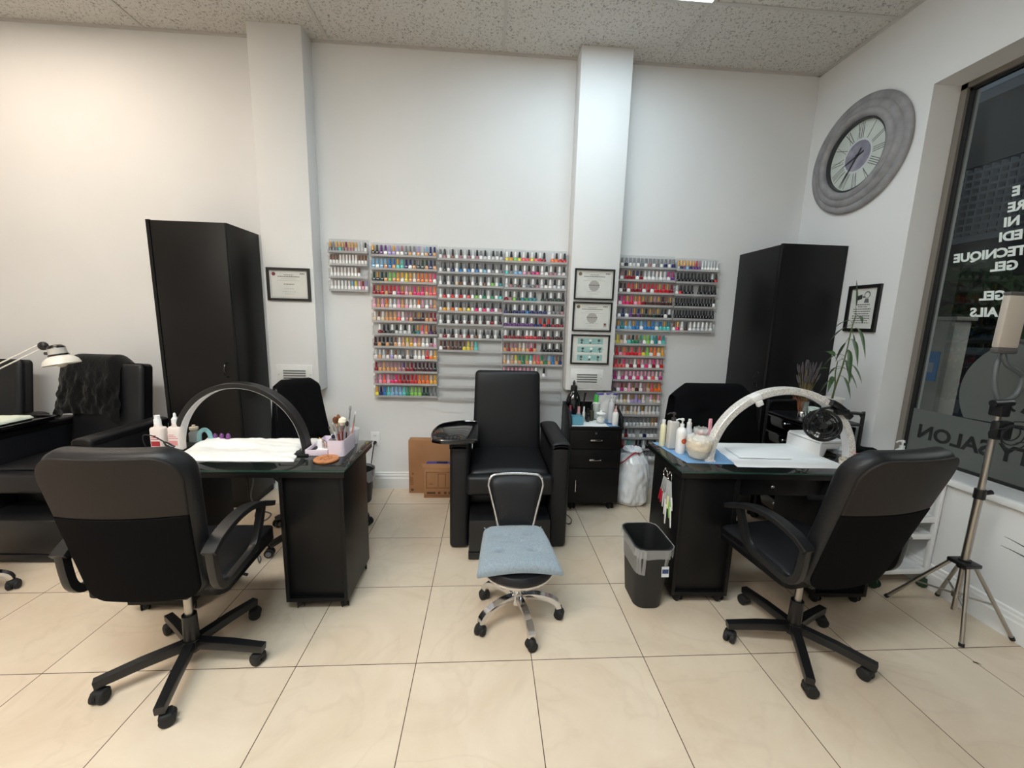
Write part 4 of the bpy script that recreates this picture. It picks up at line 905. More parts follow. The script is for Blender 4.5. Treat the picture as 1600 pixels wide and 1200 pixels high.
# clip fan on the white arch
t = thing('clip_fan', 'black round clip-on fan hanging from the white arch lamp', 'fan', (2.60, 0.445, 0.955))
FB = mat('fan_black', (16, 16, 17), 0.35)
g = G(); g.tube([(2.585, 0.44, 1.085), (2.62, 0.44, 1.068), (2.66, 0.44, 1.040), (2.70, 0.44, 1.005)], 1.0, flat=(0.07, 0.030), up=(0.5, 0, 0.85)); g.b2((2.61, 0.40, 1.02), (2.68, 0.43, 1.05), 0.006); g.done('clamp', FB, t, True)
g = G(); g.tube(smooth_path([(2.652, 0.44, 1.03), (2.59, 0.42, 1.055), (2.52, 0.41, 1.045), (2.475, 0.41, 0.99), (2.475, 0.41, 0.95)], 5), 0.007, 8); g.done('bracket', FB, t, True)
FM = Matrix.Translation((2.545, 0.415, 0.962)) @ Euler((math.radians(80), 0, math.radians(-32))).to_matrix().to_4x4()
g = G()
for r_, z in ((0.078, 0), (0.078, 0.035), (0.07, 0.05), (0.055, 0.056), (0.04, 0.058), (0.07, -0.012), (0.05, -0.018)):
    g.tube([FM @ Vector((r_ * math.cos(a), r_ * math.sin(a), z)) for a in [2 * PI * i / 32 for i in range(32)]], 0.0022, 6, closed=True)
for k in range(28):
    a = 2 * PI * k / 28; c, s_ = math.cos(a), math.sin(a)
    g.tube([FM @ Vector((0.016 * c, 0.016 * s_, 0.058)), FM @ Vector((0.055 * c, 0.055 * s_, 0.056)), FM @ Vector((0.078 * c, 0.078 * s_, 0.03)), FM @ Vector((0.078 * c, 0.078 * s_, 0)), FM @ Vector((0.05 * c, 0.05 * s_, -0.018))], 0.0011, 5)
g.tube([FM @ Vector((0.078 * math.cos(a), 0.078 * math.sin(a), 0.014)) for a in [2 * PI * i / 32 for i in range(32)]], 1.0, flat=(0.012, 0.03), closed=True, up=tuple(FM.to_3x3() @ Vector((0, 0, 1))))
g.done('cage', FB, t, True)
g = G()
for k in range(5):
    a = 2 * PI * k / 5
    def bl(u, v): 
        r_ = 0.015 + 0.052 * u; aa = a + (v - .5) * 0.9 * (0.6 + .4 * u); return FM @ Vector((r_ * math.cos(aa), r_ * math.sin(aa), 0.02 + (v - .5) * 0.022))
    g.grid(bl, 5, 4, 0.0015)
g.done('blades', FB, t, True)
g = G(); p0, p1 = FM @ Vector((0, 0, -0.045)), FM @ Vector((0, 0, 0.06)); g.cyl(p0, p1, 0.02, 0.016, 18); g.done('motor_hub', FB, t, True)

# ---------------------------------------------------------------- towels and paper
def cloth(label, name, cat, corners, z, m, amp, sc, seed=0, hgt=0.006, n=46, parent=None, lump=None):
    a, b, c, d = [Vector((*p, 0)) for p in corners]       # front left, front right, back right, back left
    o = thing(name, label, cat, ((a.x + c.x) / 2, (a.y + c.y) / 2, z)) if False else None
    t_ = bmesh.new(); top = []; bot = []
    for i in range(n + 1):
        rt_, rb_ = [], []
        for j in range(n + 1):
            u, v = i / n, j / n; p = (a * (1 - u) + b * u) * (1 - v) + (d * (1 - u) + c * u) * v
            e = 0.006 * noise(v * 6 + seed, u * 6, 3.3); p = p + Vector((e, e * .7, 0))
            h = abs(noise(p.x * sc + seed, p.y * sc * 1.7, 0.3)) + 0.5 * abs(noise(p.x * sc * 2.3 + seed, p.y * sc * 2.7, 1.3))
            h = hgt + amp * h
            if lump: h += lump(u, v)
            ed = min(u, 1 - u, v, 1 - v) / 0.03; h = h if ed >= 1 else h * (0.35 + 0.65 * ed)
            rt_.append(t_.verts.new((p.x, p.y, z + max(h, 0.0012)))); rb_.append(t_.verts.new((p.x, p.y, z + 0.0004)))
        top.append(rt_); bot.append(rb_)
    for i in range(n):
        for j in range(n):
            t_.faces.new((top[i][j], top[i + 1][j], top[i + 1][j + 1], top[i][j + 1])); t_.faces.new((bot[i][j], bot[i][j + 1], bot[i + 1][j + 1], bot[i + 1][j]))
    for i in range(n):
        t_.faces.new((top[i][0], bot[i][0], bot[i + 1][0], top[i + 1][0])); t_.faces.new((top[i][n], top[i + 1][n], bot[i + 1][n], bot[i][n]))
    for j in range(n):
        t_.faces.new((top[0][j], top[0][j + 1], bot[0][j + 1], bot[0][j])); t_.faces.new((top[n][j], bot[n][j], bot[n][j + 1], top[n][j + 1]))
    g = G(); g._add(t_); g.smooth = 70; o = g.done(name, m)
    return tag(o, label, cat)
TWL = mat('white_terry_towel', (238, 236, 232), 0.95, bump=(500, 0.35), sheen=0.2)
PPR = mat('white_paper_towel', (236, 238, 240), 0.9, bump=(120, 0.2)); BPP = mat('blue_paper_towel', (122, 164, 206), 0.9, bump=(120, 0.2))
cloth('rumpled white towel spread on the left desk under the black arch', 'towel', 'towel', [(-0.76, 0.435), (-0.165, 0.425), (-0.245, 0.77), (-0.79, 0.77)], ZT, TWL, 0.020, 7, 2, lump=lambda u, v: 0.012 * math.exp(-((v - .55 - .1 * math.sin(u * 5)) / .06) ** 2) + 0.008 * (v > .5) * min(1, (v - .5) * 8))
cloth('smaller folded white towel at the back of the left desk, beside the arch foot', 'towel', 'towel', [(-0.225, 0.70), (-0.150, 0.70), (-0.150, 0.775), (-0.225, 0.775)], ZT, TWL, 0.008, 9, 5, hgt=0.012, n=24)
cloth('large white paper sheet spread on the right desk under the white arch', 'paper_towel', 'paper towel', [(2.085, 0.375), (2.69, 0.352), (2.685, 0.775), (2.165, 0.785)], ZT, PPR, 0.004, 6, 8, hgt=0.003)
cloth('folded white paper napkin lying on the white sheet on the right desk', 'paper_napkin', 'napkin', [(2.175, 0.49), (2.46, 0.475), (2.42, 0.66), (2.19, 0.665)], ZT + 0.0085, PPR, 0.004, 9, 11, hgt=0.004, n=30)
cloth('blue paper towel under the bottles on the right desk', 'paper_towel', 'paper towel', [(1.846, 0.432), (2.10, 0.412), (2.16, 0.78), (1.805, 0.785)], ZT, BPP, 0.003, 8, 14, hgt=0.0015, n=34)
# ---------------------------------------------------------------- left desk, right side
t = thing('coaster', 'round wooden coaster at the front right of the left desk', 'coaster', (-0.014, 0.452, ZT))
WOD = mat('coaster_wood', (190, 128, 80), 0.6, var=(60, (164, 100, 60)))
g = G(); g.lathe([(0, 0), (0.057, 0), (0.060, 0.004), (0.060, 0.009), (0.057, 0.012), (0, 0.012)], n=40); g.done('disc', WOD, t)
g = G()
for k in range(6):
    a = k * PI / 3; g.tube([(0.012 * math.cos(a), 0.012 * math.sin(a), 0.0123), (0.026 * math.cos(a + .4), 0.026 * math.sin(a + .4), 0.0123), (0.03 * math.cos(a + .9), 0.03 * math.sin(a + .9), 0.0123)], 0.0016, 5)
g.done('carved_pattern', mat('burnt_wood', (128, 70, 40), 0.7), t)
LIL = mat('pale_lilac_plastic', (224, 210, 222), 0.4)
t = thing('desk_organizer', 'pale lilac plastic organizer full of brushes on the left desk', 'organizer', (-0.04, 0.63, ZT))
g = G(); x0, x1, y0, y1 = -0.146, -0.032, 0.515, 0.775; g.b2((x0, y0, ZT), (x1, y1, ZT + 0.006), 0.003)
for lo, hi in (((x0, y0), (x1, y0 + .004)), ((x0, y1 - .004), (x1, y1)), ((x0, y0), (x0 + .004, y1)), ((x1 - .004, y0), (x1, y1)), ((x0, 0.64), (x1, 0.644))): g.b2((*lo, ZT), (*hi, ZT + 0.032), 0.0015)
g.done('low_tray', LIL, t, True)
def open_bin(g, cx, cy, w, d, h, r, th, z):
    o = rrect(w, d, r, 5); i_ = rrect(w - 2 * th, d - 2 * th, max(r - th, 0.001), 5); n = len(o); t_ = bmesh.new()
    R_ = [[t_.verts.new((cx + x, cy + y, zz)) for x, y in pts] for pts, zz in ((o, z), (o, z + h), (i_, z + h), (i_, z + th))]
    for a_, b_ in zip(R_, R_[1:]):
        for k in range(n): t_.faces.new((a_[k], a_[(k + 1) % n], b_[(k + 1) % n], b_[k]))
    t_.faces.new(R_[0]); t_.faces.new(R_[-1]); bmesh.ops.recalc_face_normals(t_, faces=t_.faces); g._add(t_)
g = G(); open_bin(g, 0.012, 0.598, 0.086, 0.185, 0.085, 0.02, 0.003, ZT); g.done('tall_bin', LIL, t, True)
g = G(); g.lathe([(0.026, 0), (0.036, 0.085), (0.034, 0.085), (0.0245, 0.003), (0, 0.003)], (0.026, 0.735, ZT), 24, cap=False); cup = tag(g.done('clear_cup', clear('frosted_cup', (235, 235, 238), 0.5, 0.3)), 'frosted white cup behind the lilac organizer on the left desk', 'cup')
t = thing('mirror_clip', 'tiny white and gold open compact in the lilac tray', 'compact', (-0.085, 0.60, ZT + 0.006))
g = G(); g.box((-0.103, 0.60, ZT + 0.035), (0.024, 0.014, 0.056), 0.003); g.box((-0.085, 0.60, ZT + 0.010), (0.06, 0.045, 0.008), 0.002); g.done('white_holder', WHT, t, True)
g = G(); g.tube([(-0.108, 0.602, ZT + 0.064), (-0.082, 0.60, ZT + 0.045), (-0.082, 0.60, ZT + 0.016), (-0.070, 0.60, ZT + 0.016), (-0.070, 0.60, ZT + 0.05), (-0.108, 0.602, ZT + 0.072)], 0.002, 6, closed=True); g.done('gold_frame', GLD, t, True)
# brushes in the bin
HAND = {'brown wood': (112, 66, 40), 'black': (24, 24, 28), 'white': (230, 226, 220), 'rose': (196, 130, 120), 'silver': (170, 170, 174), 'dark blue': (34, 44, 84), 'red brown': (132, 52, 38)}
def brush(label, x, y, lx, ly, L, hcol, head, hr, hl, hcolr):
    t = thing('makeup_brush', label, 'brush', (x, y, ZT + 0.004), group='brushes in the lilac organizer')
    p0 = Vector((x, y, ZT + 0.004)); d = Vector((lx, ly, 1)).normalized(); p1 = p0 + d * L
    g = G(); g.tube([p0, p0 + d * L * .4, p0 + d * L * .78], [0.0035, 0.0045, 0.004], 8); g.done('handle', mat('handle_' + hcol.replace(' ', '_'), HAND[hcol], 0.4), t, True)
    g = G(); g.tube([p0 + d * L * .76, p1], [0.0045, hr * .6], 10); g.done('ferrule', STE, t, True)
    if head: g = G(); g.tube([p1, p1 + d * hl * .4, p1 + d * hl * .8, p1 + d * hl], [hr * .6, hr, hr * .8, hr * .15], 10); g.done('bristles', mat('bristle_' + head, hcolr, 0.9, bump=(300, .6)), t, True)
brush('largest fluffy cream brush standing in the lilac organizer', 0.012, 0.60, 0.02, 0.1, 0.135, 'brown wood', 'cream', 0.024, 0.045, (236, 224, 202))
brush('large round brown brush at the left of the lilac organizer', 0.0, 0.63, -0.22, 0.1, 0.14, 'brown wood', 'brown', 0.015, 0.038, (104, 58, 34))
brush('slim brown brush leaning beside the round brown one', 0.004, 0.65, -0.16, 0.06, 0.15, 'rose', 'light_brown', 0.010, 0.036, (134, 82, 52))
brush('dark blue handled brush standing at the front of the organizer', 0.0, 0.53, -0.1, 0.1, 0.085, 'dark blue', 'navy', 0.010, 0.02, (30, 34, 60))
brush('silver tipped tool at the back of the organizer', 0.020, 0.66, 0.06, 0.12, 0.20, 'silver', 'grey', 0.007, 0.03, (150, 150, 152))
brush('red brown handled brush in the middle of the organizer', 0.014, 0.57, -0.12, 0.08, 0.13, 'red brown', 'tan', 0.006, 0.02, (170, 130, 100))
brush('white handled slim brush leaning left over the lilac bin edge', -0.008, 0.59, -0.34, 0.05, 0.125, 'white', 'dark', 0.005, 0.015, (70, 60, 56))
brush('second white slim brush leaning left, behind the first', -0.006, 0.61, -0.27, 0.09, 0.135, 'white', 'pale', 0.005, 0.015, (190, 180, 170))
brush('rose handled tall thin brush at the right end of the organizer', 0.038, 0.64, 0.16, 0.1, 0.185, 'rose', 'white', 0.004, 0.02, (226, 220, 214))
brush('black handled brush at the right of the fluffy cream one', 0.034, 0.585, 0.06, 0.1, 0.135, 'black', 'soot', 0.009, 0.028, (40, 36, 38))
# left desk, left side
PNK = mat('pink_label', (226, 150, 150), 0.6); RDL = mat('red_label', (188, 48, 58), 0.6); MLK = mat('milky_bottle', (232, 220, 214), 0.4)
def flask(label, x, y, tip):
    t = thing('solvent_bottle', label, 'bottle', (x, y, ZT))
    g = G(); g.box((x, y, ZT + 0.066), (0.066, 0.044, 0.132), 0.012, 3); g.cyl((x, y, ZT + 0.130), (x, y, ZT + 0.15), 0.019, 0.014, 16); g.done('bottle_body', MLK, t, True)
    g = G(); g.cyl((x, y, ZT + 0.148), (x, y, ZT + 0.172), 0.016, 0.0155, 18)
    if tip: g.lathe([(0.013, 0.17), (0.011, 0.178), (0.007, 0.182), (0.006, 0.197), (0.003, 0.203), (0, 0.203)], (x, y, ZT), 14)
    else: g.cyl((x, y, ZT + 0.172), (x, y, ZT + 0.192), 0.0125, n=16)
    g.done('cap', WHT, t, True)
    g = G(); g.b2((x - 0.027, y - 0.0228, ZT + 0.02), (x + 0.027, y - 0.0218, ZT + 0.10)); lb = g.done('label', mat('label_paper', (236, 226, 222), 0.7), t, True)
    g = G(); g.b2((x - 0.024, y - 0.0234, ZT + 0.035), (x + 0.018, y - 0.0226, ZT + 0.06))
    for k in range(3): g.b2((x - 0.024, y - 0.0234, ZT + 0.07 + k * .009), (x + 0.022 - k * .01, y - 0.0226, ZT + 0.074 + k * .009))
    g.done('label_print', RDL if not tip else PNK, lb, True)
flask('milky bottle with flat white cap and red label, left end of left desk', -0.898, 0.575, False)
flask('milky bottle with pointed nozzle and pink label, left end of left desk', -0.823, 0.59, True)
t = thing('glass_jar', 'small clear glass jar behind the left foot of the black arch', 'jar', (-0.835, 0.73, ZT)); g = G(); g.lathe([(0, 0), (0.024, 0), (0.026, 0.005), (0.026, 0.055), (0.018, 0.065), (0.018, 0.075), (0.020, 0.078)], n=20, cap=False); g.done('glass', GLS, t); g = G(); g.lathe([(0, 0.076), (0.021, 0.076), (0.021, 0.088), (0.008, 0.092), (0.008, 0.10), (0, 0.102)], n=18); g.done('stopper', mat('jar_stopper', (190, 180, 160), 0.4), t)
t = thing('hand_clip', 'curved turquoise plastic clip beside the left foot of the black arch', 'clip', (-0.78, 0.735, ZT)); TQ = mat('turquoise_plastic', (150, 200, 204), 0.35)
g = G(); g.tube(smooth_path([(-0.815, 0.735, ZT + 0.006), (-0.81, 0.735, ZT + 0.05), (-0.785, 0.735, ZT + 0.072), (-0.76, 0.735, ZT + 0.055), (-0.75, 0.735, ZT + 0.012)], 5), 1.0, flat=(0.022, 0.010), up=(0, 1, 0)); g.done('clip', TQ, t, True)
t = thing('toe_separator', 'translucent purple toe separator lying at the back of the left desk', 'toe separator', (-0.685, 0.79, ZT)); PUR = mat('purple_gel', (112, 60, 122), 0.25, coat=0.4)
g = G(); g.box((-0.70, 0.745, ZT + 0.010), (0.09, 0.022, 0.020), 0.008, 3)
for k in range(3): g.sph((-0.735 + 0.035 * k, 0.745, ZT + 0.030), (0.012, 0.011, 0.020), 12)
g.done('gel_body', PUR, t, True)
t = thing('usb_cable', 'black cable hooked in front of the milky bottles on the left desk', 'cable', (-0.86, 0.52, ZT))
g = G(); g.tube(smooth_path([(-0.935, 0.55, ZT + 0.006), (-0.938, 0.53, ZT + 0.06), (-0.925, 0.515, ZT + 0.103), (-0.88, 0.515, ZT + 0.10), (-0.83, 0.52, ZT + 0.066)], 6), 0.003, 8); g.done('cable', RUB, t, True)
g = G(); g.tube([(-0.835, 0.52, ZT + 0.068), (-0.82, 0.52, ZT + 0.056), (-0.80, 0.52, ZT + 0.042), (-0.785, 0.52, ZT + 0.045)], [0.005, 0.012, 0.012, 0.004], 10); g.done('plug', PLG, t, True)
# ---------------------------------------------------------------- right desk, left side
def pump_bottle(label, x, y, z, r, h, m, mp, lab=None, face=PI, square=False):
    t = thing('pump_bottle', label, 'pump bottle', (x, y, z))
    g = G()
    if square: g.box((x, y, z + h / 2), (r * 1.9, r * 1.5, h), r * 0.3, 3)
    else: g.lathe([(0, 0), (r * .92, 0), (r, 0.006), (r, h * .82), (r * .85, h * .92), (r * .42, h), (0, h)], (x, y, z), 22)
    g.done('bottle_body', m, t, True)
    g = G(); g.cyl((x, y, z + h), (x, y, z + h + 0.018), r * .42, n=16); g.cyl((x, y, z + h + 0.018), (x, y, z + h + 0.04), r * .16, n=10); g.cyl((x, y, z + h + 0.038), (x, y, z + h + 0.05), r * .36, r * .30, 16)
    dx, dy = math.cos(face), math.sin(face); g.tube([(x, y, z + h + 0.045), (x + dx * r * .8, y + dy * r * .8, z + h + 0.046), (x + dx * r * 1.35, y + dy * r * 1.35, z + h + 0.038)], r * .15, 8); g.done('pump', mp, t, True)
    if lab:
        def fn(u, v):
            a = -PI / 2 + (u - .5) * 1.9; return (x + (r + .0006) * math.cos(a), y + (r + .0006) * math.sin(a), z + h * (.12 + .62 * v))
        g = G(); g.grid(fn, 10, 4); lb = g.done('label', mat('pump_label', (240, 236, 234), 0.6), t, True)
        def fo(u, v):
            aa = 2 * PI * u; rr = v * h * .11; a = -PI / 2 + .25 + rr * math.cos(aa) / r; return (x + (r + .0012) * math.cos(a), y + (r + .0012) * math.sin(a), z + h * .5 + rr * math.sin(aa))
        g = G(); g.grid(fo, 18, 3); g.done('orange_dot', mat('label_orange', (214, 96, 56), 0.6), lb, True)
    return t
pump_bottle('tall plain pale grey pump bottle at the back left of the right desk', 1.868, 0.665, ZT + 0.004, 0.030, 0.165, mat('pale_grey_bottle', (206, 204, 200), 0.45), mat('pump_dark', (60, 54, 56), 0.4), square=True)
pump_bottle('white pump bottle with an orange dot label on the right desk', 1.880, 0.585, ZT + 0.004, 0.027, 0.15, WHT, WHT, True, PI)
t = thing('spray_bottle', 'slim white nozzle bottle behind the cotton jar on the right desk', 'bottle', (1.945, 0.63, ZT + 0.004)); g = G(); g.lathe([(0, 0), (0.019, 0), (0.02, 0.004), (0.02, 0.12), (0.010, 0.145), (0, 0.145)], n=18); g.done('bottle_body', mat('clear_white_bottle', (224, 226, 228), 0.3), t); g = G(); g.cyl((0, 0, 0.14), (0, 0, 0.165), 0.013, n=14); g.cyl((0, 0, 0.165), (0, 0, 0.185), 0.009, 0.008, 12); g.done('nozzle', WHT, t)
t = thing('lotion_bottle', 'small cream coloured bottle at the far left edge of the right desk', 'bottle', (1.832, 0.71, ZT + 0.004)); g = G(); g.lathe([(0, 0), (0.016, 0), (0.017, 0.004), (0.017, 0.125), (0.008, 0.14), (0, 0.14)], n=18); g.done('bottle_body', mat('cream_bottle', (226, 220, 186), 0.4), t); g = G(); g.cyl((0, 0, 0.135), (0, 0, 0.16), 0.010, n=14); g.done('cap', WHT, t)
t = thing('cotton_jar', 'clear plastic jar stuffed with cotton pads on the right desk', 'jar', (1.937, 0.493, ZT + 0.004))
COT = mat('cotton', (226, 212, 190), 0.95, bump=(90, 1.0)); BAGM = clear('clear_plastic_bag', (235, 238, 240), 0.4, 0.15)
g = G(); g.lathe([(0, 0), (0.045, 0), (0.050, 0.006), (0.062, 0.05), (0.062, 0.055)], n=26, cap=False); g.done('jar', GLS, t)
def cf(u, v):
    a = 2 * PI * u; pr = [(0.0, 0.006), (0.043, 0.008), (0.054, 0.03), (0.064, 0.065), (0.066, 0.095), (0.058, 0.115), (0.035, 0.122), (0.0, 0.125)]; k = v * 7; i = min(int(k), 6); f = k - i
    r_ = pr[i][0] * (1 - f) + pr[i + 1][0] * f; z = pr[i][1] * (1 - f) + pr[i + 1][1] * f; q = 1 + 0.08 * noise(math.cos(a) * 2, math.sin(a) * 2, z * 40)
    return (r_ * q * math.cos(a), r_ * q * math.sin(a), z)
g = G(); g.grid(cf, 30, 24, closed_u=True); g.smooth = 80; g.done('cotton_pads', COT, t)
def bf2(u, v):
    a = 2 * PI * u; pr = [(0.066, 0.10), (0.060, 0.12), (0.040, 0.13), (0.030, 0.14), (0.040, 0.155), (0.034, 0.172)]; k = v * 5; i = min(int(k), 4); f = k - i
    r_ = pr[i][0] * (1 - f) + pr[i + 1][0] * f; z = pr[i][1] * (1 - f) + pr[i + 1][1] * f; q = 1 + 0.25 * noise(math.cos(a) * 4, math.sin(a) * 4, z * 30)
    return (r_ * q * math.cos(a), r_ * q * math.sin(a), z + 0.008 * noise(math.cos(a) * 3, math.sin(a) * 3, 5))
g = G(); g.grid(bf2, 28, 12, closed_u=True); g.done('open_bag', BAGM, t)
t = thing('tool_cup', 'dark translucent cup of pink files behind the white arch foot', 'cup', (2.015, 0.545, ZT + 0.004)); g = G(); g.lathe([(0, 0), (0.030, 0), (0.036, 0.085), (0.034, 0.085), (0.028, 0.004), (0, 0.004)], n=22, cap=False); g.done('cup', clear('smoky_cup', (84, 58, 60), 0.7, 0.2), t)
def pfile(label, dx, dy, lx, ly, L, w, c, cat='nail file'):
    o0 = Vector((2.015 + dx, 0.545 + dy, ZT + 0.009)); d = Vector((lx, ly, 1)).normalized()
    g = G(); g.tube([o0, o0 + d * L * .5, o0 + d * L * .97, o0 + d * L], [1, 1, 1, .7], flat=(w, 0.004), up=(0, -1, 0.2)); tag(g.done('nail_file', mat('file_' + c[0], c[1], 0.6)), label, cat, 'pink files in the dark cup')
pfile('long pale pink nail file standing upright in the dark cup', 0.006, 0, -0.02, 0.0, 0.205, 0.020, ('pale_pink', (232, 164, 176)))
pfile('hot pink nail file leaning right in the dark cup', 0.014, -0.005, 0.42, 0.0, 0.155, 0.020, ('hot_pink', (222, 120, 160)))
pfile('red nail file leaning left in the dark cup', -0.008, -0.006, -0.22, 0.0, 0.13, 0.014, ('red', (190, 50, 46)))
t = thing('nail_brush', 'rose pink round-headed nail brush leaning left in the dark cup', 'brush', (2.01, 0.55, ZT + 0.009)); g = G(); g.tube([(2.01, 0.555, ZT + 0.009), (1.985, 0.557, ZT + 0.09)], 0.005, 8); g.done('handle', mat('brush_pink', (226, 120, 126), 0.5), t, True); g = G(); g.box((1.975, 0.558, ZT + 0.115), (0.045, 0.02, 0.05), 0.01, 3, rot=(0, -0.3, 0)); g.done('brush_head', mat('brush_coral', (222, 112, 112), 0.8, bump=(200, .6)), t, True)
# ---------------------------------------------------------------- right desk, right side
t = thing('nail_lamp', 'white box shaped nail curing lamp at the right end of the desk', 'nail lamp', (2.755, 0.655, ZT), math.radians(4))
g = G(); sec = [(-0.085, 0), (-0.085, 0.075), (-0.075, 0.088), (0.075, 0.088), (0.085, 0.075), (0.085, 0), (0.055, 0), (0.042, 0.042), (-0.042, 0.042), (-0.055, 0)]
g.prism([(x, z) for x, z in sec], 0.235, Matrix(((1, 0, 0, 0), (0, 0, 1, -0.105), (0, 1, 0, 0.0), (0, 0, 0, 1))), 0.002); g.done('shell', WHT, t)
g = G(); g.b2((-0.055, 0.115, 0), (0.055, 0.125, 0.045)); g.b2((-0.05, -0.095, 0.0), (0.05, 0.12, 0.004)); g.done('dark_chamber', mat('lamp_chamber', (58, 48, 36), 0.5), t)
g = G(); g.b2((-0.079, -0.1055, 0.073), (0.079, -0.1045, 0.0755)); g.b2((-0.0858, -0.10, 0.073), (-0.0848, 0.12, 0.0755)); g.b2((-0.01, -0.06, 0.0878), (0.06, -0.055, 0.0886)); g.done('seam_line', GREY, t)
BLING = mat('patterned_lid', (224, 214, 196), 0.4, var=(90, (150, 140, 126)))
t = thing('patterned_jar', 'low cream jar with a speckled lid beside the white arch', 'jar', (2.728, 0.415, ZT)); g = G(); g.lathe([(0, 0), (0.036, 0), (0.038, 0.004), (0.038, 0.022), (0, 0.022)], n=26); g.done('jar', mat('cream_jar', (222, 214, 200), 0.4), t); g = G(); g.lathe([(0, 0.022), (0.040, 0.022), (0.040, 0.030), (0.03, 0.036), (0, 0.038)], n=26); g.done('lid', BLING, t)
t = thing('pink_basket', 'small pink slotted basket at the right desk edge, behind the chair back', 'basket', (2.795, 0.40, ZT)); PKB = mat('pink_basket', (206, 112, 128), 0.5)
g = G(); w = 0.032
g.b2((-w, -w, 0), (w, w, 0.004))
for s_ in (-1, 1):
    for k in range(6):
        x = -w + 2 * w * k / 5; g.b2((x - 0.003, s_ * w - 0.002, 0), (x + 0.003, s_ * w + 0.002, 0.055)); g.b2((s_ * w - 0.002, x - 0.003, 0), (s_ * w + 0.002, x + 0.003, 0.055))
    for z in (0.018, 0.036, 0.055): g.b2((-w - .003, s_ * w - 0.003, z - .004), (w + .003, s_ * w + 0.003, z + .004)); g.b2((s_ * w - 0.003, -w - .003, z - .004), (s_ * w + 0.003, w + .003, z + .004))
g.done('basket', PKB, t)
g = G(); g.box((0, 0, 0.028), (0.052, 0.052, 0.045), 0.008); g.done('contents', mat('basket_tan', (176, 138, 96), 0.8, bump=(120, 1)), t)
# swatch rings on the side of the right desk
SX = 1.758
for k, (y, z, lab, cols) in enumerate(((0.40, 0.66, 'ring of clear, green and white nail tips hanging on the right desk', [(226, 228, 224), (232, 232, 228), (130, 200, 90), (226, 222, 160), (236, 236, 232), (232, 230, 228)]), (0.452, 0.66, 'ring of clear and red nail tips hanging on the right desk', [(220, 222, 220), (214, 216, 214), (196, 40, 60), (188, 36, 56)]))):
    t = thing('nail_swatch_ring', lab, 'nail swatches', (SX - 0.014, y, z))
    g = G(); g.cyl((SX + 0.006, y, z + 0.045), (SX - 0.016, y, z + 0.045), 0.0022, n=8); g.tube([(SX - 0.012, y, z + 0.045), (SX - 0.018, y, z + 0.038), (SX - 0.016, y, z + 0.052)], 0.002, 6); g.done('hook', CHR, t, True)
    g = G(); g.tube([(SX - 0.014, y + 0.022 * math.cos(a), z + 0.022 + 0.024 * math.sin(a)) for a in [2 * PI * i / 20 for i in range(20)]], 0.0015, 6, closed=True); g.done('ring', CHR, t, True)
    for q, c in enumerate(cols):
        f = (q / (len(cols) - 1) - .5); ly = 0.30 * f - (0.10 if k == 0 else -0.12); p0 = Vector((SX - 0.010 - .002 * q, y + .02 * f, z)); d = Vector((0, ly, -1)).normalized(); L = 0.15 + .045 * ((q * 2) % 3) * (1 if k == 0 else .25)
        g = G(); g.tube([p0, p0 + d * L * .55], 1.0, flat=(0.009, 0.0016), up=(1, 0, 0.01)); st = g.done('stick', clear('swatch_clear', (225, 228, 228), 0.5, 0.15), t, True)
        g = G(); g.tube([p0 + d * L * .55, p0 + d * L * .8, p0 + d * L], [1, 1.1, .7], flat=(0.013, 0.003), up=(1, 0, 0.01)); g.done('nail_tip', mat('swatch_%d_%d_%d' % c, c, 0.25), st, True)

# ---------------------------------------------------------------- cart top items
CZ = 0.6825
cloth('white paper towel with blue edge lining the top of the black cart', 'paper_towel', 'paper towel', [(1.435, 1.375), (1.72, 1.372), (1.73, 1.55), (1.44, 1.60)], CZ, PPR, 0.003, 8, 21, hgt=0.0015, n=26)
cloth('blue paper towel at the right front of the black cart top', 'paper_towel', 'paper towel', [(1.705, 1.378), (1.80, 1.378), (1.80, 1.62), (1.735, 1.62)], CZ + 0.0005, BPP, 0.003, 9, 25, hgt=0.002, n=22)
t = thing('dispenser_bottle', 'large glossy black bulb shaped bottle with nozzle on the cart', 'bottle', (1.492, 1.635, CZ))
g = G(); g.lathe([(0, 0), (0.056, 0), (0.062, 0.006), (0.062, 0.12), (0.059, 0.15), (0.048, 0.19), (0.032, 0.215), (0.028, 0.225), (0, 0.225)], n=28); g.done('bottle_body', PLG, t)
g = G(); g.lathe([(0, 0.222), (0.028, 0.222), (0.026, 0.268), (0.018, 0.272), (0.010, 0.276), (0.010, 0.288), (0.012, 0.292), (0.004, 0.312), (0, 0.314)], n=20); g.done('nozzle_cap', PLA, t)
t = thing('glass_dish', 'square blue tinted glass dish at the front left of the cart', 'glass dish', (1.482, 1.43, CZ + 0.006)); g = G(); o_ = 0.044
open_bin(g, 0, 0, 0.09, 0.085, 0.062, 0.012, 0.005, 0); g.done('dish', clear('blue_glass', (120, 190, 214), 0.45, 0.06), t)
g = G(); g.b2((-0.036, -0.034, 0.007), (0.036, 0.034, 0.034), 0.006); g.done('liquid', clear('blue_liquid', (96, 176, 204), 0.55, 0.05), t)
def small_bottle(label, x, y, r, h, m, mc, name='small_bottle', cat='bottle', capk=.35):
    t = thing(name, label, cat, (x, y, CZ + 0.005)); g = G(); g.lathe([(0, 0), (r * .95, 0), (r, 0.003), (r, h * (.95 - capk)), (r * .6, h * (1 - capk)), (0, h * (1 - capk))], n=16); g.done('bottle_body', m, t)
    g = G(); g.cyl((0, 0, h * (1 - capk) - .002), (0, 0, h), r * .62, r * .55, 14); g.done('cap', mc, t); return t
small_bottle('small black bottle with black cap left of the cotton jar on the cart', 1.585, 1.505, 0.015, 0.105, PLG, PLA)
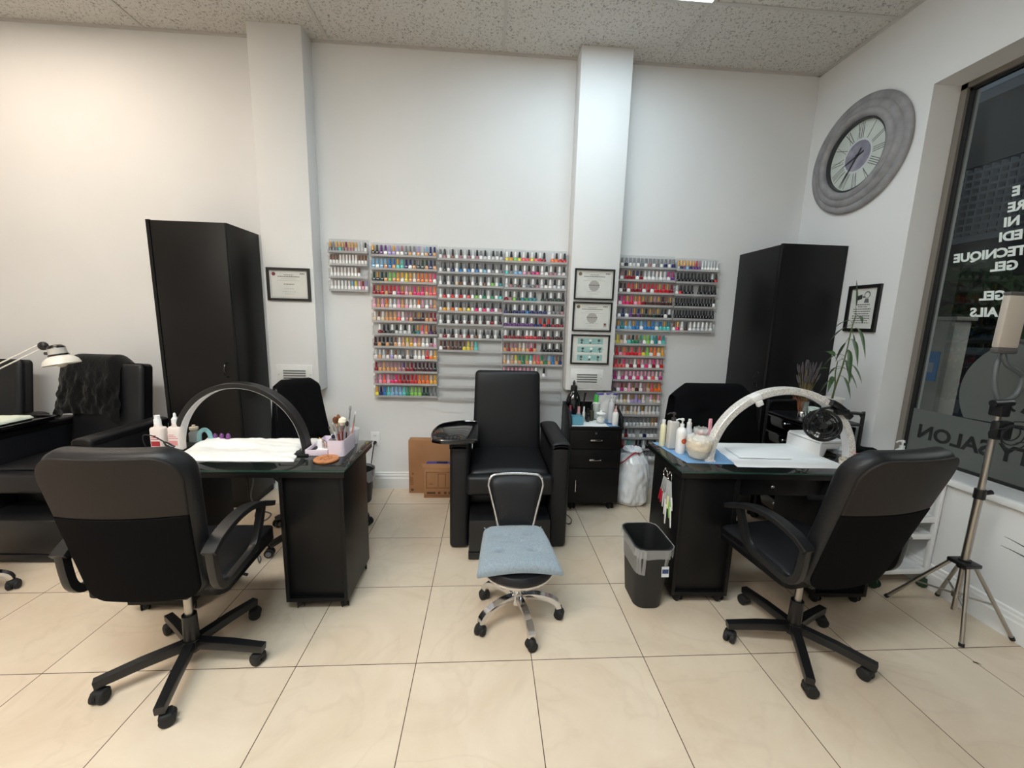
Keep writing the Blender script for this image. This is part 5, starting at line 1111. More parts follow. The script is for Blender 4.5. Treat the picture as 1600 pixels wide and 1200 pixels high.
small_bottle('taller black bottle with olive label beside the cotton jar on the cart', 1.622, 1.54, 0.017, 0.13, mat('olive_dark', (60, 58, 40), 0.4), PLA)
small_bottle('slim white capped bottle behind the blue glass dish', 1.558, 1.53, 0.011, 0.115, mat('pale_vial', (214, 210, 204), 0.4), WHT)
small_bottle('dark blue bottle at the left rear of the cart top', 1.452, 1.545, 0.016, 0.12, mat('dark_blue_bottle', (28, 30, 58), 0.3), mat('mauve_cap', (150, 70, 90), 0.4))
small_bottle('pink topped bottle behind the blue glass dish', 1.515, 1.525, 0.018, 0.115, mat('grey_clear_bottle', (140, 140, 146), 0.3), mat('dusty_pink_cap', (208, 156, 160), 0.5), capk=.42)
small_bottle('clear bottle with bright green cap at the back of the cart', 1.672, 1.60, 0.030, 0.20, mat('clear_gel_bottle', (196, 204, 200), 0.3), mat('bright_green_cap', (70, 178, 76), 0.4), capk=.30)
t = thing('black_comb', 'thin black stick standing behind the black bulb bottle', 'tool', (1.565, 1.62, CZ + 0.005)); g = G(); g.tube([(0, 0, 0), (0.008, 0, 0.12), (0.02, 0, 0.21)], [0.6, 0.8, 1.2], flat=(0.014, 0.006), up=(0, 1, 0)); g.done('stick', PLA, t)
t = thing('cotton_jar', 'small glass cotton jar with white lid in the middle of the cart', 'jar', (1.678, 1.465, CZ + 0.005)); g = G(); g.lathe([(0, 0), (0.034, 0), (0.036, 0.004), (0.036, 0.07), (0.034, 0.075)], n=24, cap=False); g.done('glass', GLS, t); g = G(); g.sph((0, 0, 0.028), (0.032, 0.032, 0.026), 14); g.done('cotton', mat('cotton_white', (236, 234, 230), 0.95, bump=(90, 1)), t); g = G(); g.lathe([(0, 0.074), (0.037, 0.074), (0.037, 0.080), (0.012, 0.088), (0.009, 0.094), (0.010, 0.102), (0, 0.106)], n=22); g.done('lid', WHT, t)
pump_bottle('grey pump bottle at the right side of the black cart', 1.765, 1.49, CZ + 0.004, 0.024, 0.17, mat('frosted_grey_bottle', (196, 198, 200), 0.35), mat('clear_white_pump', (212, 214, 214), 0.35), None, 0.0)
t = thing('squeeze_bottle', 'white squeeze bottle with red tip at the cart front right corner', 'bottle', (1.775, 1.41, CZ + 0.004)); g = G(); g.lathe([(0, 0), (0.022, 0), (0.024, 0.004), (0.024, 0.085), (0.018, 0.10), (0.010, 0.106), (0, 0.106)], n=20); g.done('bottle_body', mat('milk_white_bottle', (230, 230, 228), 0.4), t); g = G(); g.cyl((0, 0, 0.104), (0, 0, 0.122), 0.012, 0.011, 14); g.cyl((0, 0, 0.122), (0, 0, 0.15), 0.007, 0.004, 12); g.done('nozzle', mat('red_white_nozzle', (226, 186, 184), 0.4), t)
t = thing('zip_bag', 'upright clear zip bag of cotton with purple seal on the cart', 'bag', (1.755, 1.60, CZ + 0.004))
def zb(s_):
    def f(u, v):
        w_ = 0.062 + 0.022 * v ** 2; x = (u - .5) * 2 * w_; b = 0.030 * (1 - v ** 1.5) * (1 - (2 * u - 1) ** 2) + 0.001 + 0.006 * noise(x * 30, v * 6, s_)
        return (x, s_ * max(b, 0.001), 0.002 + 0.215 * v)
    return f
g = G(); g.grid(zb(-1), 16, 16); g.grid(zb(1), 16, 16); g.smooth = 80; g.done('bag', clear('zip_bag_plastic', (226, 226, 226), 0.55, 0.2), t)
g = G(); g.sph((0, 0, 0.08), (0.052, 0.020, 0.075), 18); g.done('cotton_filling', mat('bag_cotton', (224, 222, 218), 0.95, bump=(60, 1)), t)
g = G(); g.b2((-0.090, -0.003, 0.198), (0.090, 0.003, 0.214), 0.001); g.done('purple_seal', mat('purple_seal', (76, 62, 150), 0.45), t)
t = thing('pen', 'thin dark blue stick lying at the right front of the cart top', 'stick', (1.745, 1.42, CZ + 0.010)); g = G(); g.tube([(-0.035, 0.03, 0), (0.03, -0.02, 0)], 0.003, 8); g.done('barrel', mat('navy_stick', (36, 46, 84), 0.4), t)
t = thing('charging_cable', 'thin black cable hanging down the left side of the cart', 'cable', (1.40, 1.55, 0)); g = G(); g.tube(smooth_path([(1.452, 1.60, 0.80), (1.43, 1.60, 0.822), (1.400, 1.58, 0.79), (1.392, 1.56, 0.55), (1.396, 1.50, 0.25), (1.392, 1.40, 0.02), (1.375, 1.30, 0.006), (1.36, 1.22, 0.006), (1.40, 1.16, 0.006), (1.425, 1.20, 0.02), (1.39, 1.26, 0.03), (1.36, 1.2, 0.006), (1.352, 1.10, 0.006)], 6), 0.003, 7); g.done('cable', RUB, t, True)
# ---------------------------------------------------------------- task chairs behind the desks
def task_chair(label, loc, rz, hgt=1.0, leg0=0.3, bw=0.42, LR=0.285):
    t = thing('task_chair', label, 'chair', loc, rz)      # faces +y
    g = G(); g.cyl((0, 0, 0.07), (0, 0, 0.12), 0.03, n=16)
    for k in range(5):
        a = leg0 + k * 2 * PI / 5; c, s_ = math.cos(a), math.sin(a)
        g.tube(smooth_path([(0.02 * c, 0.02 * s_, 0.105), (0.15 * c, 0.15 * s_, 0.098), (LR * c, LR * s_, 0.07)], 4), 1.0, flat=(0.04, 0.026), up=(0, 0, 1))
    b = g.done('base', PLA, t)
    for k in range(5):
        a = leg0 + k * 2 * PI / 5; c, s_ = math.cos(a), math.sin(a); x, y = (LR - .002) * c, (LR - .002) * s_; w_ = a + 0.9 + k; cw, sw = math.cos(w_), math.sin(w_)
        g = G()
        for q in (-1, 1):
            p = (x + 0.0135 * q * cw, y + 0.0135 * q * sw, 0.027); g.lathe([(0, -0.011), (0.02, -0.011), (0.027, -0.006), (0.027, 0.006), (0.02, 0.011), (0, 0.011)], p, 16, rot=(PI / 2, 0, w_ + PI / 2)); g.lathe([(0.010, -0.0125), (0.016, -0.0125), (0.016, 0.0125), (0.010, 0.0125)], p, 14, rot=(PI / 2, 0, w_ + PI / 2), mi=1)
        g.cyl((x, y, 0.03), (x, y, 0.075), 0.007, n=8); g.done('caster', [RUB, GREY], b)
    g = G(); g.cyl((0, 0, 0.1), (0, 0, 0.42), 0.022, n=16); g.cyl((0, 0, 0.1), (0, 0, 0.24), 0.028, n=16); g.done('column', PLA, t)
    g = G(); g.box((0, 0.02, 0.46), (0.46, 0.45, 0.075), 0.03, 4, cuts=4); g.done('seat', LEA, t)
    g = G(); g.box((0, -0.235, 0.46 + (hgt - 0.46) * .56), (bw, 0.06, (hgt - 0.46) * .86), 0.028, 4, rot=(math.radians(8), 0, 0), cuts=4); g.done('backrest', LEA, t)
    g = G(); g.tube([(0, -0.02, 0.425), (0, -0.22, 0.43), (0, -0.262, 0.50), (0, -0.272, 0.66)], 1.0, flat=(0.06, 0.014), up=(1, 0, 0)); g.done('back_support', PLA, t)
    return t
t1 = task_chair('black task chair with a black towel behind the left desk', (-0.34, 1.07, 0), math.radians(222), 0.99, math.radians(20 - 222), 0.30, 0.325)
t2 = task_chair('black task chair under a black cape behind the right desk', (2.43, 0.99, 0), math.radians(180), 1.00, 0.5)
BLT = mat('black_towel_cloth', (13, 13, 15), 0.95, bump=(200, 0.5), spec=0.1)
def drape(name, label, cat, M, W, ztop, ydrop_f, ydrop_b, th, flare, m, amp=0.01, sc=9, seed=0, tilt=0.0, lean=0.14):
    """cloth hung over a chair back: local x across, over the top edge, falling on both faces"""
    nu, nv = 44, 56
    def fn(u, v):
        x = (u - .5) * W; L = ydrop_f + ydrop_b + 2 * th; s_ = v * L
        if s_ < ydrop_f: y, z, k = th, ztop - (ydrop_f - s_), (ydrop_f - s_)
        elif s_ < ydrop_f + 2 * th:
            a = (s_ - ydrop_f) / (2 * th) * PI; y, z, k = th * math.cos(a), ztop + th * 0.8 * math.sin(a), 0
        else: y, z, k = -th, ztop - (s_ - ydrop_f - 2 * th), s_ - ydrop_f - 2 * th
        x *= 1 + flare * k; ex = max(0, abs(x) - W * 0.33); z -= ex * 0.75 + ex * ex * 1.2
        sg = 1 if y > 0 else -1
        y += sg * (0.004 + k * 0.05 + amp * (noise(x * sc + seed, z * sc * .8, sg * 2.1) + 0.6 * noise(x * sc * 2.4, z * sc * 2.2, seed + sg)) * (0.3 + min(1, k * 6)))
        z += tilt * x; y += lean * k
        return M @ Vector((x, y, z))
    g = G(); g.grid(fn, nu, nv, 0.004); g.smooth = 70
    return tag(g.done(name, m), label, cat)
M1 = t1.matrix_basis @ Matrix.Translation((0, -0.262, 0)) ; M2 = t2.matrix_basis @ Matrix.Translation((0, -0.262, 0))
drape('draped_towel', 'black towel draped over the chair back behind the left desk', 'towel', M1, 0.27, 0.99, 0.34, 0.42, 0.05, 0.9, BLT, 0.006, 7, 3)
drape('draped_cape', 'black salon cape draped wide over the chair behind the right desk', 'cape', M2, 0.60, 1.005, 0.42, 0.45, 0.055, 0.5, BLT, 0.016, 5, 8)
# crinkled black towel on the left recliner
FUR = mat('crinkled_black_plush', (13, 13, 14), 0.95, bump=(70, 1.0), spec=0.12, sheen=0.15)
drape('plush_towel', 'crinkled black plush towel hung over the left recliner back', 'towel', Matrix.Translation((-1.975, 1.493, 0)) @ Matrix.Rotation(math.radians(176), 4, 'Z'), 0.42, 1.088, 0.34, 0.25, 0.074, 0.35, FUR, 0.016, 16, 4, lean=0.19)
# ---------------------------------------------------------------- black rolling drawer cart, plants
t = thing('drawer_trolley', 'black metal trolley with small drawers by the right wall', 'trolley', (3.04, 1.06, 0))
TX0, TX1, TY0, TY1 = 2.865, 3.245, 0.87, 1.262
g = G()
for y in (TY0, TY1):
    g.tube(smooth_path([(TX0 + .01, y, 0.06), (TX0 + .01, y, 0.86), (TX0 + .02, y, 0.905), (TX0 + .06, y, 0.925), (TX1 - .06, y, 0.925), (TX1 - .02, y, 0.905), (TX1 - .01, y, 0.86), (TX1 - .01, y, 0.06)], 5), 0.011, 10)
    for x in (TX0 + .01, TX1 - .01): g.cyl((x, y, 0.8), (x, y, 0.8), 0.012) if False else None
    g.tube([(TX0 + .01, y, 0.845), (TX1 - .01, y, 0.845)], 0.008, 8); g.tube([(TX0 + .01, y, 0.10), (TX1 - .01, y, 0.10)], 0.008, 8)
for x in (TX0 + .01, TX1 - .01): g.tube([(x, TY0, 0.845), (x, TY1, 0.845)], 0.008, 8); g.tube([(x, TY0, 0.10), (x, TY1, 0.10)], 0.008, 8)
g.done('tube_frame', PLA, t, True)
g = G(); g.b2((TX0 + .015, TY0 + .005, 0.838), (TX1 - .015, TY1 - .005, 0.852), 0.003); g.done('top_tray', PLA, t, True)
for k in range(6):
    z1 = 0.832 - k * 0.118; z0 = z1 - 0.098 + (0.02 if k < 3 else 0)
    g = G(); g.b2((TX0 + .012, TY0 + .02, z0), (TX1 - .02, TY1 - .02, z1 - 0.006), 0.006); g.b2((TX0 + .0, TY0 + .015, z1 - 0.014), (TX0 + .02, TY1 - .015, z1 - 0.002), 0.004); d = g.done('drawer', PLG, t, True)
    g = G(); zc = z1 - 0.032; g.sph((TX0 - 0.004, 1.058, zc), 0.011, 12); g.cyl((TX0 - 0.002, 1.058, zc), (TX0 + 0.014, 1.058, zc), 0.004, n=8); g.done('knob', CHR, d, True)
for x in (TX0 + .01, TX1 - .01):
    for y in (TY0, TY1): g = G(); caster(g, x, y, 0.07, 0.024, 0.3); g.done('caster', RUB, t, True)
PX, PY, PZ = 3.13, 1.00, 0.852
t = thing('potted_plant', 'tall leafy green plant in a white pot on the black trolley', 'plant', (PX, PY, PZ))
POT = mat('white_ceramic', (226, 224, 220), 0.35); LF = mat('bamboo_leaf', (60, 88, 46), 0.45, var=(20, (44, 70, 36))); STM = mat('plant_stem', (96, 110, 66), 0.6); SOI = mat('potting_soil', (52, 42, 34), 0.95, bump=(80, 1))
g = G(); g.lathe([(0, 0), (0.042, 0), (0.046, 0.004), (0.064, 0.145), (0.066, 0.150), (0.060, 0.150), (0.056, 0.128), (0, 0.128)], n=28); g.done('pot', POT, t)
g = G(); g.lathe([(0, 0.126), (0.057, 0.126), (0.057, 0.130), (0.03, 0.134), (0, 0.135)], n=20); g.done('soil', SOI, t)
def V(dy, z, dx=0.0): return Vector((PX + dx, PY + dy, z))
def leaf(g, p, d, L, w, droop, twist=0.0):
    d = Vector(d).normalized(); side = d.cross(Vector((0, 0, 1))).normalized()
    if side.length < .1: side = Vector((1, 0, 0))
    def fn(u, v):
        s_ = v; c = p + d * (L * s_) + Vector((0, 0, -droop * s_ * s_ * L)); ww = w * (math.sin(PI * min(1, s_ * 1.02) ** 0.75) * 0.95 + 0.03) * (1 if s_ < .999 else .05)
        up_ = side.cross(d).normalized(); sd = side * math.cos(twist) + up_ * math.sin(twist); q = (u - .5) * 2
        return c + sd * q * ww + up_ * (0.25 * ww * q * q)
    g.grid(fn, 4, 10, 0.0006)
stems = [[V(0.01, 0.985), V(-0.03, 1.10, -.02), V(-0.085, 1.22, -.05), V(-0.12, 1.33, -.07), V(-0.15, 1.46, -.09), V(-0.175, 1.545, -.1)], [V(0.015, 0.985, .01), V(0.0, 1.08, .0), V(-0.02, 1.17, -.03), V(-0.045, 1.25, -.05)]]
for st in stems:
    g = G(); sp = smooth_path(st, 6); g.tube(sp, [0.0055 - 0.003 * i / len(sp) for i in range(len(sp))], 8); g.done('stem', STM, t, True)
specs = [(0, 1.0, (-.1, .05, 1), .16, .016, 0.0), (0, .97, (-.5, -.75, .15), .155, .014, .35), (0, .93, (.2, .85, .1), .13, .012, .35), (0, .88, (.2, .75, -.2), .17, .013, .25), (0, .86, (.1, -.2, -.9), .12, .013, 0), (0, .80, (-.3, -.8, .2), .16, .012, 1.0), (0, .74, (.1, .5, -.7), .13, .014, .2), (0, .70, (-.3, -.6, .1), .15, .013, .9),
         (0, .62, (-.4, -.6, .1), .16, .013, 1.1), (0, .56, (.1, .7, .15), .14, .012, .7), (0, .52, (-.2, -.5, -.3), .11, .014, .5), (0, .46, (-.1, -.8, .2), .13, .012, .8), (0, .40, (.2, .6, .0), .12, .012, .5), (1, 1.0, (-.2, -.6, .3), .15, .013, .9), (1, 1.0, (0, .5, .6), .12, .013, .5), (1, .8, (0, -.6, .2), .13, .012, .9), (1, .75, (-.2, .7, .2), .15, .013, .8), (1, .6, (-.4, -.3, .1), .11, .012, .8), (1, .5, (.2, .7, -.1), .13, .013, .6), (0, .30, (-.2, -.7, .0), .12, .011, .8)]
for si, f, d, L, w, dr in specs:
    st = smooth_path(stems[si], 6); p = st[min(int(f * (len(st) - 1)), len(st) - 1)]; g = G()
    dd = Vector(d).normalized(); q = p + dd * L * .35; g.tube([p, p + dd * L * .2, q], 0.0014, 5); leaf(g, q, dd + Vector((0, 0, -dr * .35)), L, w * 1.25, dr, 0.5); g.done('leaf', LF, t, True)
t = thing('lavender_bunch', 'dried grey purple lavender bunch in a small glass beside the plant', 'dried flowers', (3.03, 1.12, 0.852))
g = G(); g.lathe([(0, 0), (0.026, 0), (0.032, 0.10), (0.030, 0.10), (0.024, 0.005), (0, 0.005)], n=20, cap=False); g.done('glass', GLS, t)
g = G(); h = G(); l_ = G()
for k in range(46):
    a = rnd.uniform(0, 2 * PI); r_ = rnd.uniform(0, 1) ** .5; x, y = r_ * math.cos(a), r_ * math.sin(a); b = Vector((x * .014, y * .014, 0.01)); m_ = Vector((x * .02, y * .02, 0.14)); e = Vector((x * .062, y * .075, 0.27 + rnd.uniform(0, .12)))
    g.tube([b, m_, e], 0.0011, 4)
    d = (e - m_).normalized(); h.tube([e - d * .05, e - d * .03, e - d * .01, e + d * .012], [0.003, 0.006, 0.0055, 0.002], 6)
for k in range(9):
    a = rnd.uniform(0, 2 * PI); leaf(l_, Vector((0.01 * math.cos(a), 0.01 * math.sin(a), 0.10)), (math.cos(a) * .5, math.sin(a) * .6, .8), rnd.uniform(.12, .2), .012, .5, .3)
g.done('stalks', mat('dry_stalk', (126, 112, 74), 0.8), t); h.done('flower_heads', mat('lavender_heads', (92, 86, 88), 0.9, bump=(250, 1), var=(80, (74, 66, 74))), t); l_.done('leaves', mat('olive_leaf', (112, 124, 74), 0.7), t)
t = thing('root_bunch', 'reddish brown dried roots at the foot of the lavender', 'dried roots', (2.99, 1.10, 0.852))
g = G()
for k in range(16):
    a = rnd.uniform(0, 2 * PI); g.tube(smooth_path([(0, 0, 0.004), (0.015 * math.cos(a), 0.015 * math.sin(a), 0.06), (0.025 * math.cos(a + .6), 0.025 * math.sin(a + .6), 0.11), (0.05 * math.cos(a + .9), 0.05 * math.sin(a + .9), 0.13 + rnd.uniform(-.02, .03))], 4), 0.0022, 5)
g.done('roots', mat('dry_roots', (128, 78, 50), 0.85), t)
t = thing('cotton_cup', 'small pale mint cup beside the white plant pot', 'cup', (2.99, 0.985, 0.852)); g = G(); g.lathe([(0, 0), (0.026, 0), (0.032, 0.085), (0.029, 0.085), (0.024, 0.004), (0, 0.004)], n=20, cap=False); g.done('cup', mat('mint_cup', (206, 224, 218), 0.4), t)
t = thing('silver_ball', 'shiny silver round tin on the black trolley top', 'tin', (2.925, 1.0, 0.852)); g = G(); g.lathe([(0, 0), (0.022, 0), (0.024, 0.004), (0.024, 0.04), (0.018, 0.052), (0, 0.056)], n=20); g.done('tin', CHR, t)
# ---------------------------------------------------------------- white trolley by the window, its load
t = thing('white_trolley', 'white wire shelf trolley under the window behind the right chair', 'trolley', (3.19, 0.64, 0))
WX0, WX1, WY0_, WY1_ = 3.02, 3.325, 0.43, 0.84
for x in (WX0, WX1):
    for y in (WY0_, WY1_): g = G(); g.box((x, y, 0.375), (0.022, 0.022, 0.61), 0.004); g.done('post', WHM, t, True)
for z in (0.085, 0.30, 0.40, 0.63):
    g = G(); g.b2((WX0, WY0_, z), (WX1, WY1_, z + 0.006))
    for y in (WY0_, WY1_): g.b2((WX0, y - 0.008, z), (WX1, y + 0.008, z + 0.032), 0.003)
    for x in (WX0, WX1): g.b2((x - 0.008, WY0_, z), (x + 0.008, WY1_, z + 0.032), 0.003)
    g.done('shelf', WHM, t, True)
g = G(); g.tube([(WX0, WY0_ + .01, 0.10), (WX1, WY1_ - .01, 0.29)], 0.006, 6); g.tube([(WX0, WY1_, 0.10), (WX1, WY1_, 0.30)], 0.006, 6); g.done('cross_brace', WHM, t, True)
GRW = mat('dark_green_wheel', (28, 52, 34), 0.5)
for x in (WX0, WX1):
    for y in (WY0_, WY1_): g = G(); caster(g, x, y, 0.075, 0.028, 0.4); g.done('caster', GRW, t, True)
pump_bottle('clear pump bottle on the white trolley under the window', 3.235, 0.60, 0.637, 0.030, 0.14, mat('clear_pump_body', (198, 210, 208), 0.3), mat('clear_white_pump', (212, 214, 214), 0.35), None, PI)
t = thing('black_cloth', 'black folded cloth on the white trolley beside the window', 'cloth', (3.10, 0.66, 0.637)); g = G(); g.box((0, 0, 0.055), (0.13, 0.20, 0.11), 0.035, 4, fn=lambda c: (c.x, c.y, c.z + 0.012 * noise(c.x * 20, c.y * 20, 2)), cuts=8); g.done('cloth', BLT, t)
t = thing('plastic_wrap', 'crumpled clear plastic at the right end of the right desk', 'plastic wrap', (2.81, 0.56, ZT))
def crump(u, v):
    a = 2 * PI * u; b = PI * v; q = 1 + .35 * noise(math.cos(a) * 2.4 * math.sin(b), math.sin(a) * 2.4 * math.sin(b), math.cos(b) * 2.4); return (0.026 * q * math.cos(a) * math.sin(b), 0.045 * q * math.sin(a) * math.sin(b), 0.030 - 0.030 * math.cos(b) * q)
g = G(); g.grid(crump, 26, 18, closed_u=True); g.done('wrap', clear('crumpled_plastic', (230, 234, 236), 0.5, 0.1), t, smooth=False)
# ---------------------------------------------------------------- tripod light stand
t = thing('light_stand', 'steel tripod light stand with two flexible arms in front of the window', 'light stand', (3.09, 0.10, 0))
SX_, SY_ = 3.09, 0.10
g = G(); g.cyl((SX_, SY_, 0.36), (SX_, SY_, 0.72), 0.0155, n=16); g.done('lower_pole', STE, t, True)
g = G(); g.cyl((SX_, SY_, 0.70), (SX_, SY_, 1.16), 0.0125, n=16); g.done('upper_pole', STE, t, True)
g = G(); g.cyl((SX_, SY_, 0.70), (SX_, SY_, 0.745), 0.021, n=16); g.cyl((SX_, SY_, 0.72), (SX_ + 0.045, SY_ - .01, 0.735), 0.007, 0.011, 10); g.done('collar', PLA, t, True); g = G(); g.cyl((SX_, SY_, 0.345), (SX_, SY_, 0.39), 0.024, n=16); g.box((SX_, SY_, 0.372), (0.085, 0.085, 0.02), 0.006); g.done('leg_hub', PLA, t, True)
for k, (fx, fy) in enumerate(((3.012, 0.345), (3.03, 0.0), (3.335, 0.03), (3.325, 0.35))):
    d = Vector((fx - SX_, fy - SY_, 0)).normalized(); p0 = Vector((SX_, SY_, 0.375)) + d * 0.035; f = Vector((fx, fy, 0.008))
    g = G(); g.tube([p0, f], 0.0085, 10); lg = g.done('leg', STE, t, True)
    g = G(); m_ = p0.lerp(f, 0.55); g.tube([Vector((SX_, SY_, 0.20)) + d * 0.02, m_], 0.005, 8); g.done('leg_brace', STE, lg, True)
    g = G(); g.tube([p0.lerp(f, .96), f], 0.0105, 10); g.done('rubber_tip', RUB, lg, True)
g = G(); g.cyl((SX_, SY_, 0.12), (SX_, SY_, 0.36), 0.011, n=12); g.cyl((SX_, SY_, 0.19), (SX_, SY_, 0.215), 0.02, n=14); g.done('centre_rod', STE, t, True)
g = G(); g.box((SX_ + .005, SY_, 1.13), (0.05, 0.05, 0.07), 0.008); g.cyl((SX_ - .05, SY_ - .01, 1.155), (SX_ + .04, SY_ - .01, 1.16), 0.016, n=14); g.box((SX_ + .005, SY_ - .02, 1.035), (0.075, 0.035, 0.085), 0.008); g.cyl((SX_ + .04, SY_, 1.14), (SX_ + 0.075, SY_, 1.12), 0.006, n=8); g.done('clamp', PLA, t, True)
g = G()
for q in range(3):
    r_ = 0.045 + q * .012; g.tube([(SX_ + .02 + q * .008 + r_ * math.cos(a), SY_ - .045 - q * .004, 1.03 - q * .01 + r_ * .8 * math.sin(a)) for a in [2 * PI * i / 24 for i in range(24)]], 0.0028, 6, closed=True)
g.tube(smooth_path([(SX_ + .03, SY_ - .04, 1.08), (SX_ + .10, SY_ - .04, 1.07), (SX_ + .115, SY_ - .05, 1.0), (SX_ + .05, SY_ - .05, .985)], 5), 0.0028, 6); g.tube(smooth_path([(SX_, SY_ - .04, 1.0), (SX_ - .08, SY_ - .05, 1.01), (SX_ - .09, SY_ - .05, 1.04), (SX_ - .02, SY_ - .05, 1.05)], 5), 0.0028, 6); g.done('coiled_cable', RUB, t, True)
GN = mat('grey_gooseneck', (88, 92, 94), 0.45)
def head(cx, cy, cz, rz, tilt):
    M = Matrix.Translation((cx, cy, cz)) @ Euler((0, tilt, rz)).to_matrix().to_4x4()
    g = G(); g._add(bx_((0.082, 0.030, 0.225), 0.006), M); h_ = g.done('light_panel', mat('panel_cream_back', (182, 172, 160), 0.5), t, True)
    g = G(); g._add(bx_((0.085, 0.034, 0.026), 0.008), M @ Matrix.Translation((0, 0, -0.124))); g._add(bx_((0.085, 0.034, 0.016), 0.006), M @ Matrix.Translation((0, 0, 0.119))); g.done('end_cap', mat('panel_cap_grey', (82, 78, 78), 0.5), h_, True)
    g = G(); g._add(bx_((0.07, 0.004, 0.21), 0.001), M @ Matrix.Translation((0, 0.0165, 0))); g.done('diffuser', mat('panel_diffuser', (236, 236, 232), 0.4), h_, True)
    return M @ Vector((0, 0, -0.135))
def bx_(d, r):
    b = bmesh.new(); bmesh.ops.create_cube(b, size=1); bmesh.ops.scale(b, vec=Vector(d), verts=b.verts); bmesh.ops.bevel(b, geom=b.edges[:], offset=min(r, min(d) * .45), segments=2, profile=.5, affect='EDGES'); return b
q1 = head(3.045, 0.095, 1.515, math.radians(-8), math.radians(1)); q2 = head(3.235, 0.115, 1.53, math.radians(-40), math.radians(-4))
for pts in ([(SX_ + .02, SY_, 1.16), (SX_ + .07, SY_, 1.20), (SX_ + .075, SY_, 1.28), (q1.x + .03, q1.y, 1.33), tuple(q1)], [(SX_ - .01, SY_, 1.16), (SX_ - .035, SY_ + .01, 1.24), (SX_ - .03, SY_ + .02, 1.34), (SX_ + .02, SY_ + .03, 1.43), (SX_ + .08, SY_ + .03, 1.43), tuple(q2)]):
    g = G(); g.tube(smooth_path(pts, 7), 0.0095, 10); g.done('gooseneck', GN, t, True)
# ---------------------------------------------------------------- bins, bags, boxes
t = thing('trash_can', 'black plastic trash can with clear liner against the right desk', 'trash can', (1.648, 0.40, 0))
def bin_shell(o_pts, i_pts, z0, h, rx0, ry0, rx1, ry1): pass
g = G(); n_ = 40
def rr_pt(w, d, r, k): return rrect(w, d, r, 9)[k]
R_ = []; tb = bmesh.new()
for w_, d_, z in ((0.135, 0.20, 0.0), (0.145, 0.21, 0.004), (0.185, 0.262, 0.335), (0.198, 0.276, 0.338), (0.198, 0.276, 0.352), (0.184, 0.262, 0.352), (0.178, 0.255, 0.335), (0.138, 0.20, 0.01)):
    R_.append([tb.verts.new((x, y, z)) for x, y in rrect(w_, d_, 0.05, 9)])
for a_, b_ in zip(R_, R_[1:]):
    m_ = len(a_)
    for i in range(m_): tb.faces.new((a_[i], a_[(i + 1) % m_], b_[(i + 1) % m_], b_[i]))
tb.faces.new(R_[0]); tb.faces.new(R_[-1]); bmesh.ops.recalc_face_normals(tb, faces=tb.faces); g._add(tb); g.done('bin', mat('bin_black_plastic', (26, 27, 28), 0.5), t)
def liner(u, v):
    pts = rrect(0.204, 0.282, 0.052, 9); m_ = len(pts); k = u * m_; i = int(k) % m_; f = k - int(k); p, q = pts[i], pts[(i + 1) % m_]; x, y = p[0] * (1 - f) + q[0] * f, p[1] * (1 - f) + q[1] * f
    nz_ = noise(math.cos(2 * PI * u) * 5, math.sin(2 * PI * u) * 5, v * 2)
    if v < .45: s_ = v / .45; z = 0.20 + 0.155 * s_; kx = 0.84 + 0.10 * s_ + .03 * nz_
    else: s_ = (v - .45) / .55; z = 0.357 - (0.055 + .03 * nz_) * s_; kx = 1.02 + .02 * nz_ * s_ - .015 * s_ + 0.012 * math.sin(u * 2 * PI * 34) * s_
    return (x * kx, y * kx, z)
g = G(); g.grid(liner, 120, 14, closed_u=True); g.smooth = 80; g.done('liner', clear('clear_bin_liner', (205, 205, 206), 0.38, 0.15), t)
g = G(); g._add(bx_((0.038, 0.001, 0.055), 0), Matrix.Translation((0.055, -0.1275, 0.225)) @ Euler((math.radians(-4.5), 0, 0)).to_matrix().to_4x4()); st = g.done('sticker', mat('sticker_white', (214, 218, 222), 0.5), t)
g = G(); g._add(bx_((0.032, 0.001, 0.022), 0), Matrix.Translation((0.055, -0.129, 0.228)) @ Euler((math.radians(-4.5), 0, 0)).to_matrix().to_4x4()); g._add(bx_((0.014, 0.001, 0.010), 0), Matrix.Translation((0.046, -0.1272, 0.206)) @ Euler((math.radians(-4.5), 0, 0)).to_matrix().to_4x4()); g.done('sticker_print', mat('sticker_blue', (44, 66, 108), 0.5), st)
t = thing('trash_can', 'round dark trash can with clear liner behind the left desk', 'trash can', (-0.215, 1.56, 0))
g = G(); g.lathe([(0, 0), (0.085, 0), (0.088, 0.004), (0.118, 0.26), (0.122, 0.262), (0.122, 0.27), (0.114, 0.27), (0.084, 0.01), (0, 0.01)], n=30, cap=False); g.done('bin', mat('bin_black_plastic', (26, 27, 28), 0.5), t)
def lin2(u, v):
    a = 2 * PI * u; nz_ = noise(math.cos(a) * 5, math.sin(a) * 5, v); r_ = 0.124 + .004 * nz_ if v > .3 else 0.112; z = 0.20 + .26 * v if v <= .3 else 0.278 - (0.10 + .03 * nz_) * (v - .3) / .7; r_ -= 0.008 * max(0, v - .3); return (r_ * math.cos(a), r_ * math.sin(a), z)
g = G(); g.grid(lin2, 60, 12, closed_u=True); g.smooth = 80; g.done('liner', clear('clear_bin_liner', (205, 205, 206), 0.38, 0.15), t)
t = thing('trash_bag', 'full white plastic drawstring trash bag between cart and right desk', 'trash bag', (1.985, 1.545, 0))
